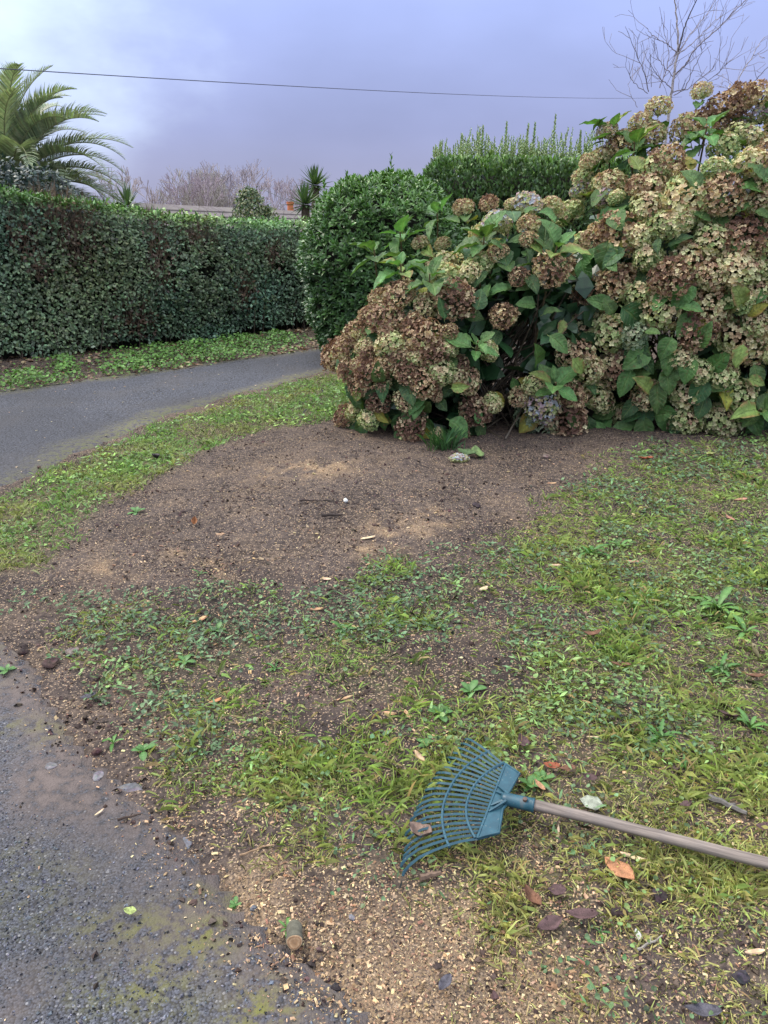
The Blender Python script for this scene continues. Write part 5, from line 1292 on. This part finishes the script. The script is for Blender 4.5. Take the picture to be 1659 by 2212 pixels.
set_mat(o, hs1, xd, yv, zv, rake, (1, 1, 1))

# ================================================================== SMALL THINGS ON THE GROUND
def dead_leaf_mesh(seed, colr, aspect, curl, fold):
    r = np.random.default_rng(seed); m = 8; t_ = np.linspace(0, 1, m); hw = .5 * aspect * np.sin(np.clip(t_, 0, 1) ** .85 * math.pi) ** .75; hw[0] = hw[-1] = .01
    V = []; C = []
    for i in range(m):
        for j, f in enumerate((-1, -.5, 0, .5, 1)):
            z_ = curl * (t_[i] - .5) ** 2 * 1.6 + fold * abs(f) ** 1.5 * (hw[i] / max(aspect * .5, .01)) + .05 * math.sin(i * 1.9 + j * 2.3 + seed) * aspect
            V.append((f * hw[i], t_[i] - .5, z_)); c = np.array(colr) * (.72 if f == 0 else 1) * (1 + r.normal() * .14) * (1 - .25 * (r.uniform() < .12)); C.append(c)
    top = np.array(V); bot = top - np.array((0, 0, .012)); F = []
    nV = len(V)
    for i in range(m - 1):
        for j in range(4): k_ = i * 5 + j; F += [(k_, k_ + 1, k_ + 6, k_ + 5), (nV + k_ + 5, nV + k_ + 6, nV + k_ + 1, nV + k_)]
    for i in range(m - 1):
        for j, s_ in ((0, 1), (4, -1)):
            k_ = i * 5 + j; q_ = (k_, k_ + 5, nV + k_ + 5, nV + k_); F.append(q_ if s_ > 0 else q_[::-1])
    st = np.array([(-.012, -.5, 0), (.012, -.5, 0), (.008, -.68, .02), (-.008, -.68, .02)]); F.append((2 * nV, 2 * nV + 1, 2 * nV + 2, 2 * nV + 3))
    return mesh_np('fallen_leaf', np.concatenate([top, bot, st]), np.array(F), np.clip(np.concatenate([C, np.array(C) * .8, np.tile(np.array(colr) * .6, (4, 1))]), .005, 1), True, M_litter)
ORANGE, BROWN, PURPLE, GREY, TAN, RED, YGREEN, PALE = (.50, .24, .12), (.20, .10, .06), (.115, .068, .068), (.10, .095, .115), (.40, .30, .19), (.33, .10, .05), (.33, .38, .13), (.55, .57, .47)
def fallen(px, py, size, colr, deg, label, aspect=.5, curl=.4, fold=.12, tilt=.12, dz=.006):
    size *= .88
    p = ground_at(px, py); o = link('fallen_leaf', dead_leaf_mesh(int(px * 7 + py), colr, aspect, curl, fold), None, label, 'leaf', 'single fallen leaves on the lawn')
    o.location = (p[0], p[1], p[2] + dz + size * .05 + .010); o.scale = (size,) * 3; o.rotation_euler = (rng.normal() * tilt, rng.normal() * tilt, R(deg)); return o
z4 = lambda x, y: (829.5 + x * .5, 1559.5 + y * .5); z6_ = lambda x, y: (x * .5, 895.9 + y * .5); z7 = lambda x, y: (829.5 + x * .5, 895.9 + y * .5); z5 = lambda x, y: (x * .5, 1526 + y * .5)
fallen(*z4(1012, 665), .100, ORANGE, 35, 'large orange fallen leaf lying flat below the rake handle', .58, .12, .06, .05)
fallen(*z4(745, 755), .050, PURPLE, 80, 'round purple brown leaf left of the orange leaf', .75)
fallen(*z4(632, 800), .068, BROWN, 30, 'curled brown leaf with an orange edge below the rake plate', .5, .9, .3)
fallen(*z4(855, 865), .085, PURPLE, 75, 'long dark purple leaf below the round purple one', .36)
fallen(*z4(712, 905), .072, PURPLE, 110, 'pointed purple leaf lowest of the dark leaves near the rake', .55)
fallen(*z4(600, 112), .058, PURPLE, 20, 'dark crumpled leaf above the top tine of the rake', .7, .8)
fallen(*z4(885, 265), .052, PURPLE, 60, 'dark leaf above the wooden handle near the pale disc', .6)
fallen(*z4(1640, 480), .052, PURPLE, 85, 'dark leaf at the right edge just above the rake handle', .55)
fallen(*z4(1300, 380), .040, PURPLE, 100, 'small dark leaf in the grass above the middle of the handle', .6)
fallen(*z4(260, 1165), .062, GREY, 150, 'slate grey leaf on the wood chips at the bottom', .42)
fallen(*z4(1375, 1285), .080, GREY, 75, 'slate grey leaf at the bottom right edge', .42)
fallen(*z4(725, 215), .060, RED, 60, 'reddish brown leaf under green weeds right of the rake', .45)
fallen(*z4(790, 228), .058, BROWN, 100, 'dark brown leaf beside the reddish one right of the rake', .5)
fallen(*z4(670, 300), .052, (.48, .27, .15), 30, 'small orange sliver of leaf right of the rake plate', .35)
lf = fallen(*z4(153, 548), .075, (.24, .165, .13), 60, 'crumpled brown leaf caught on the lower tines of the rake', .8, .9, .3, .3, .03)
fallen(*z6_(840, 480), .060, (.36, .16, .07), 10, 'rust coloured upright leaf on the bare soil', .6, .9, .4, .5)
fallen(*z6_(955, 535), .055, (.42, .27, .17), 80, 'tan leaf on the bare soil right of the rust coloured one', .5)
fallen(*z6_(675, 200), .080, (.06, .05, .055), 60, 'black shrivelled leaf on the grass verge', .6, .9, .4)
fallen(*z6_(385, 1240), .060, GREY, 120, 'dark grey leaf at the left edge of the weeds', .5)
fallen(*z7(1130, 205), .11, RED, 85, 'red brown leaf on soil just below the tall hydrangea', .35)
fallen(*z7(900, 972), .085, BROWN, 85, 'brown leaf folded in the grass at right centre', .4, .8)
fallen(*z7(1490, 465), .075, (.40, .20, .14), 20, 'pinkish leaf in thin grass near the right edge', .5)
fallen(*z7(1480, 1322), .080, PURPLE, 60, 'purple leaf in the grass near the right edge above the handle', .5)
fallen(*z7(1590, 1040), .080, (.37, .33, .19), 30, 'round beige leaf standing in the grass at the right edge', .8, .3, .2, .5)
fallen(*z7(1020, 1105), .080, BROWN, 80, 'brown leaf under a bright grass tuft at right', .4)
fallen(*z7(1600, 1155), .085, BROWN, 95, 'thin brown leaf at the far right of the lawn', .3)
fallen(*z7(400, 182), .17, (.16, .24, .09), 10, 'green hydrangea leaf fallen below the left bush', .55, .3, .1, .3)
fallen(*z7(355, 182), .14, (.09, .15, .06), 70, 'dark green leaf fallen beside the grey floret cluster', .6)
fallen(*z7(1410, 185), .10, (.42, .44, .18), 0, 'yellow green leaf on thin grass below the tall hydrangea', .6)
fallen(*z5(565, 910), .034, (.38, .46, .16), 90, 'pale yellow green leaf alone on the driveway', .7)
fallen(*z6_(1130, 640), .045, TAN, 40, 'tan leaf on dark soil above the weeds', .45)

def splinter(px, py, L, w_, deg, colr, label, cat='wood chip', grp='larger wood chips on the ground', h=.25):
    p = ground_at(px, py); r = np.random.default_rng(int(px + py * 3)); m = 5; V = []
    for i in range(m):
        f = i / (m - 1) - .5; hw = w_ / 2 * (1 - (2 * abs(f)) ** 3 * .75) * r.uniform(.8, 1.1)
        V += [(f * L, -hw, 0), (f * L, hw * r.uniform(.6, 1), 0), (f * L, hw * .5, w_ * h), (f * L, -hw * .6, w_ * h * .8)]
    F = [(a * 4 + b_, a * 4 + (b_ + 1) % 4, a * 4 + 4 + (b_ + 1) % 4, a * 4 + 4 + b_) for a in range(m - 1) for b_ in range(4)] + [(3, 2, 1, 0), (16, 17, 18, 19)]
    o = link('wood_splinter', mesh_np('wood_splinter', V, np.array(F), jitter_col(colr, len(V), .1), False, M_chip), None, label, cat, grp)
    o.location = (p[0], p[1], p[2] + .006); o.rotation_euler = (rng.normal() * .2, rng.normal() * .12, R(deg)); return o
CREAM, OCH = (.58, .44, .28), (.50, .31, .17)
for a in [(z4(1600, 1000), .045, .013, 5, CREAM, 'cream curled shaving near the bottom right corner'), (z4(750, 490), .055, .010, 75, CREAM, 'pale splinter just below the rake socket'), (z4(1075, 590), .065, .014, -25, CREAM, 'pale frayed splinter above the orange leaf'),
          (z4(155, 155), .055, .020, -60, (.46, .31, .2), 'brown splinter left of the top rake tines'), (z4(910, 72), .055, .010, 15, CREAM, 'pale splinter in grass above the handle and right of the rake'), (z4(1095, 930), .030, .018, 90, (.45, .44, .40), 'white scrap of bark low down right of the dark leaves'),
          (z6_(865, 890), .062, .022, 25, OCH, 'ochre wood splinter at the top of the weed patch'), (z6_(1368, 845), .055, .020, 5, OCH, 'ochre wood splinter right of centre in the weeds'), (z6_(1015, 1000), .040, .012, 60, CREAM, 'cream splinter standing among the clover'),
          (z6_(930, 1245), .050, .022, 45, (.42, .2, .1), 'rusty splinter in the lower weed patch'), (z6_(1490, 1230), .065, .012, 35, OCH, 'forked ochre splinter in the weeds'), (z6_(1410, 715), .040, .022, 0, CREAM, 'squarish pale chip on dark soil'),
          (z6_(1590, 537), .075, .022, 20, CREAM, 'largest pale chip on the sawdust patch'), (z7(430, 757), .050, .026, 40, CREAM, 'pale chip in the middle of the lawn right of the bare soil'), (z7(725, 300), .05, .016, 0, OCH, 'ochre chip between bare soil and right lawn'),
          (z7(100, 1300), .042, .018, 110, OCH, 'ochre chip upright beside a smaller one'), (z7(25, 1297), .040, .018, 160, OCH, 'ochre chip above the rake beside the weeds'), (z7(965, 1275), .045, .014, 50, OCH, 'thin ochre chip in the yellow grass above the rake'), (z7(740, 655), .07, .018, 20, CREAM, 'pale split chip under fern leaves in the right lawn'),
          (z7(1540, 370), .09, .022, 20, (.45, .24, .15), 'reddish bark strip in thin grass by the right edge'), (z7(1070, 640), .07, .020, -20, (.42, .24, .17), 'pinkish bark piece in the middle of the right lawn'), (z5(430, 465), .03, .008, 60, CREAM, 'pale sliver on the muddy edge of the driveway')]:
    splinter(*a[0], *a[1:])
def twig(px, py, L, deg, rad, colr, label):
    p = ground_at(px, py); x = np.linspace(-.5, .5, 7) * L; acc = Acc()
    add_tube(acc, np.stack([x, rng.normal(size=7) * L * .02, rad + rng.uniform(0, .004, 7)], 1), np.linspace(rad, rad * .55, 7), 6, colr)
    add_tube(acc, [(x[3], 0, rad), (x[4], L * .12, rad + .006)], [rad * .6, rad * .3], 5, colr)
    o = link('fallen_twig', acc.mesh('fallen_twig', M_bark), None, label, 'twig', 'fallen twigs'); o.location = (p[0], p[1], p[2] + .004); o.rotation_euler = (0, 0, R(deg))
twig(*z6_(1345, 380), .13, -5, .006, (.06, .045, .04), 'dark twig left of the white pebble on the bare soil')
twig(*z6_(1435, 374), .10, -10, .003, (.05, .04, .035), 'thin dark twig touching the white pebble')
twig(*z6_(1435, 443), .11, 4, .008, (.045, .035, .03), 'thick dark stick below the white pebble')
twig(*z7(860, 1165), .13, -8, .004, (.09, .07, .06), 'brown stick in the middle of the right lawn')
twig(*z4(1480, 378), .10, -40, .010, (.13, .12, .11), 'grey bark covered stick above the rake handle at right')
twig(*z4(1147, 970), .075, 30, .0035, (.30, .27, .23), 'pale thin twig low in the grass right of the dark leaves')
twig(*z4(200, 682), .055, 20, .009, (.16, .11, .08), 'short brown bark stick below the rake tines')
twig(*z5(1110, 628), .09, 25, .003, (.30, .20, .12), 'thin tan twig on soil at the lawn edge')
twig(*z7(455, 500), .08, 100, .003, (.05, .04, .04), 'thin upright dark twig on bare soil by the right lawn')
twig(*z5(560, 490), .06, 20, .004, (.07, .05, .04), 'short dark twig on mud beside the driveway')
def stone(px, py, size, colr, label, name='stone', cat='stone', grp='stones and clods lying about', flat=.6, sink=.25):
    size *= .82; r = np.random.default_rng(int(px * 3 + py)); nu, nv = 10, 7; V = []
    for i in range(nv):
        ph = math.pi * i / (nv - 1)
        for j in range(nu):
            th = 2 * math.pi * j / nu; d = np.array((math.cos(th) * math.sin(ph), math.sin(th) * math.sin(ph), math.cos(ph)))
            k_ = 1 + .16 * math.sin(3 * d[0] + 2 * d[1] + px) + .12 * math.cos(4 * d[1] - 3 * d[2] + py) + r.normal() * .035; V.append(d * k_ * np.array((1, .8, flat)))
    F = [(i * nu + j, i * nu + (j + 1) % nu, (i + 1) * nu + (j + 1) % nu, (i + 1) * nu + j) for i in range(nv - 1) for j in range(nu)]
    p = ground_at(px, py); o = link(name, mesh_np(name, np.array(V) * size / 2, np.array(F), jitter_col(colr, len(V), .10), cat == 'pebble', M_crumb if cat == 'clod' else M_stone), None, label, cat, grp)
    o.location = (p[0], p[1], p[2] + size * flat * (.5 - sink)); o.rotation_euler = (0, 0, rng.uniform(0, 6.28)); return o
stone(*z6_(1493, 374), .036, (.75, .75, .72), 'small white round pebble on the bare soil', 'white_pebble', 'pebble', None, .8)
stone(*z6_(315, 1030), .075, (.14, .11, .10), 'flat grey stone at the left edge of the weeds', flat=.4)
stone(*z6_(220, 1080), .085, (.065, .045, .040), 'dark clod of earth left of the weeds, larger of two', 'earth_clod', 'clod', flat=.4)
stone(*z6_(105, 1030), .055, (.045, .033, .032), 'black clod of earth near the left edge', 'earth_clod', 'clod', flat=.5)
stone(*z5(420, 200), .040, (.09, .055, .05), 'reddish clod beside a small green plant by the driveway', 'earth_clod', 'clod')
stone(*z5(1520, 918), .022, (.17, .17, .18), 'grey stone on wood chips at the bottom', flat=.7)
stone(*z5(1095, 875), .022, (.12, .125, .14), 'bluish grey stone where chips meet the driveway')
stone(*z5(550, 365), 0.10, (.10, .098, .11), 'flat blue grey slab set in the mud by the driveway', flat=.12, sink=.38)
stone(*z5(425, 300), .05, (.13, .12, .13), 'pale flat stone above the blue grey slab', flat=.2, sink=.35)
stone(*z5(800, 592), .05, (.11, .115, .135), 'flat bluish stone in soil right of the slab', flat=.2, sink=.35)
stone(*z5(220, 258), .045, (.13, .125, .13), 'pale flat stone nearest the left edge of the driveway', flat=.18, sink=.35)
stone(*z4(1190, 760), .050, (.045, .033, .036), 'black clod of earth right of the orange leaf', 'earth_clod', 'clod')
stone(*z4(1015, 830), .042, (.05, .036, .036), 'black clod of earth below the orange leaf', 'earth_clod', 'clod')
stone(*z4(1545, 1110), .045, (.05, .045, .05), 'black clod in grass near the bottom right corner', 'earth_clod', 'clod')
stone(*z7(700, 185), .06, (.16, .12, .10), 'brown stone at the foot of the large green head', flat=.7)
stone(*z7(400, 395), .07, (.05, .04, .042), 'dark clod on the bare soil right of the sawdust', 'earth_clod', 'clod', flat=.4)
stone(*z7(930, 850), .06, (.05, .037, .035), 'dark clod in the right lawn above the tufts', 'earth_clod', 'clod', flat=.5)
stone(*z5(1450, 1220), .03, (.04, .035, .038), 'black clod at the bottom edge of the driveway', 'earth_clod', 'clod')
# pale lichen-covered disc
p = ground_at(*z4(893, 368)); o = link('pale_disc', dead_leaf_mesh(77, (.40, .43, .34), .85, .05, .02), None, 'pale grey green disc of lichen lying above the rake handle', 'lichen', None)
o.location = (p[0], p[1], p[2] + .016); o.scale = (.062,) * 3; o.rotation_euler = (.05, -.05, R(70))
# cut end of a branch
q = ground_at(637, 2032); lg = empty('cut_log', tuple(q), 'short sawn branch stub with tan cut face beside the driveway', 'log')
axl = np.array((.10, -.80, .22)); axl /= np.linalg.norm(axl); c0 = q + np.array((-.004, .03, .014)); c1_ = c0 + axl * .062
acc = Acc(); tt = np.linspace(0, 1, 7); add_tube(acc, [c0 + (c1_ - c0) * a for a in tt], .0185 * (1 + .05 * np.sin(tt * 9)) * np.array((.7, .95, 1, 1, 1, 1.02, 1)), 14, (.13, .125, .095)); o = link('bark', acc.mesh('log_bark', M_bark, True)); under(o, lg)
e1 = np.cross(axl, (0, 0, 1)); e1 /= np.linalg.norm(e1); e2 = np.cross(e1, axl); V = [c1_ + axl * .0015]; C = [(.50, .31, .17)]
for ir, (rr, cc_) in enumerate([(.006, (.45, .27, .14)), (.011, (.55, .36, .20)), (.0145, (.34, .19, .10)), (.0178, (.58, .42, .25))]):
    for j in range(14): a = j * 2 * math.pi / 14; V.append(c1_ + axl * (.0015 if ir < 3 else .0005) + (e1 * math.cos(a) + e2 * math.sin(a)) * rr * (1 + .06 * math.sin(a * 3))); C.append(cc_)
F3 = [(0, 1 + j, 1 + (j + 1) % 14) for j in range(14)]; F4 = [(1 + i * 14 + j, 1 + (i + 1) * 14 + j, 1 + (i + 1) * 14 + (j + 1) % 14, 1 + i * 14 + (j + 1) % 14) for i in range(3) for j in range(14)]
o = link('cut_face', mesh_np('log_face', V, [np.array(F3), np.array(F4)], C, False, M_chip)); under(o, lg)
# low leafy plants in the lawn
def ros_leaf(seed, colr, asp, tooth):
    m = 10; t_ = np.linspace(0, 1, m); hw = asp * .5 * np.sin(np.clip(t_ ** 1.3, 0, 1) * math.pi) ** .7 * (1 - tooth * (np.arange(m) % 2)) + .012; hw[-1] = .003
    V = []; C = []
    for i in range(m):
        zc_ = .45 * t_[i] * (1 - t_[i]) * 1.3
        for f in (-1, 0, 1): V.append((f * hw[i], t_[i], zc_ + abs(f) * .03)); C.append(np.array(colr) * (1.5 if f == 0 else 1) * (1 + .1 * math.sin(i * 3 + f + seed)))
    F = [(i * 3 + j, i * 3 + j + 1, i * 3 + j + 4, i * 3 + j + 3) for i in range(m - 1) for j in (0, 1)]
    return mesh_np('rosette_leaf', V, np.array(F), C, True, M_weed)
ROS = {'dandelion': [ros_leaf(i, (.060, .150, .035), .24, .55) for i in range(2)], 'plantain': [ros_leaf(5 + i, (.075, .165, .045), .46, .0) for i in range(2)], 'dock': [ros_leaf(9 + i, (.085, .185, .045), .22, .12) for i in range(2)]}
def rosette(px, py, size, n, kind, label, name=None):
    p = ground_at(px, py); root = empty(kind + '_plant' if not name else name, tuple(p), label, 'weed', 'single weeds in the lawn')
    for i in range(n):
        o = link('leaf', ROS[kind][i % 2], root); a = i * 2.4 + rng.normal() * .2; s_ = size * rng.uniform(.4, .85); el = R(rng.uniform(-4, 40))
        o.matrix_local = Matrix.Rotation(a, 4, 'Z') @ Matrix.Rotation(el, 4, 'X') @ Matrix.Diagonal((s_, s_, s_, 1))
for a in [(*z7(1440, 840), .17, 11, 'dock', 'large long leaved weed near the right edge of the lawn'), (*z7(1560, 945), .12, 9, 'dock', 'broad leaved weed at the right edge below the largest one'), (*z7(370, 1200), .075, 7, 'plantain', 'broad leaved plantain on dark soil above the rake'),
          (*z7(240, 1300), .065, 7, 'plantain', 'small plantain left of the broad leaved one above the rake'), (*z7(1450, 1110), .10, 10, 'dandelion', 'dandelion rosette near the right edge above the purple leaf'), (*z7(690, 770), .10, 9, 'dandelion', 'dark toothed rosette in the middle of the lawn'),
          (*z7(890, 605), .13, 9, 'dandelion', 'dark fern like rosette right of the bare soil'), (*z7(1020, 575), .10, 7, 'dock', 'pale long leaved weed right of the bare soil'), (*z5(490, 160), .075, 5, 'dock', 'lone seedling on mud beside the driveway'),
          (*z5(620, 195), .060, 7, 'plantain', 'small bright tuft on soil right of the lone seedling'), (*z5(1018, 862), .034, 5, 'plantain', 'tiny seedling between chips and driveway'), (*z5(1240, 965), .05, 5, 'dock', 'tiny green weed behind the cut log'),
          (*z4(630, 280), .075, 7, 'plantain', 'crinkled green weed right of the rake plate'), (*z4(690, 250), .055, 6, 'plantain', 'round leaved weed above the crinkled one'), (*z4(185, 100), .06, 6, 'plantain', 'grey green weed left of the uppermost tines'),
          (*z4(1300, 205), .065, 7, 'dandelion', 'toothed weed in the grass above the handle'), (*z4(1190, 70), .10, 9, 'dandelion', 'dark rosette upper right of the rake'), (*z4(1580, 30), .11, 9, 'dock', 'pale green weed at the right edge above the handle'), (*z4(935, 910), .034, 6, 'dandelion', 'tiny lobed seedling between the dark leaves at the bottom'),
          (*z6_(590, 425), .07, 6, 'plantain', 'small weed alone on the left of the bare soil'), (*z6_(865, 690), .06, 6, 'dandelion', 'small weed on the lower edge of the bare soil'), (*z6_(30, 1110), .07, 6, 'plantain', 'pale weed at the left edge of the picture'),
          (*z6_(1480, 930), .075, 7, 'plantain', 'plantain at the right of the weed patch'), (*z6_(800, 1070), .06, 6, 'plantain', 'bright weed in the middle of the weed patch'), (*z6_(940, 935), .065, 7, 'plantain', 'broad leaved weed at the top of the weed patch'), (*z6_(1190, 1100), .07, 8, 'dandelion', 'toothed weed in the centre of the weed patch')]:
    rosette(*a)
# fallen floret cluster and tuft of grass at the foot of the left hydrangea
p = ground_at(*z7(322, 200)); o = link('fallen_florets', HEADS['w'][0], None, 'small grey white cluster of fallen hydrangea florets on the soil', 'flower', None); o.location = (p[0], p[1], p[2] + .02); o.scale = (.055, .045, .028)
p = ground_at(*z7(265, 150)); n = 90; acc = Acc(); T, TF = BLADES[0]
V, F, C = scatter(T, TF, p + np.stack([rng.normal(0, .05, n), rng.normal(0, .03, n), np.zeros(n)], 1), upright(n, rng.uniform(0, 6.28, n), rng.uniform(.1, .7, n)), np.stack([np.full(n, .006), rng.uniform(.08, .2, n), np.full(n, .1)], 1), jitter_col((.05, .12, .04), n, .2))
link('grass_tuft', mesh_np('grass_tuft', V, F, C, False, M_grass), None, 'dark upright grass tuft at the foot of the left hydrangea', 'grass', None, 'stuff')
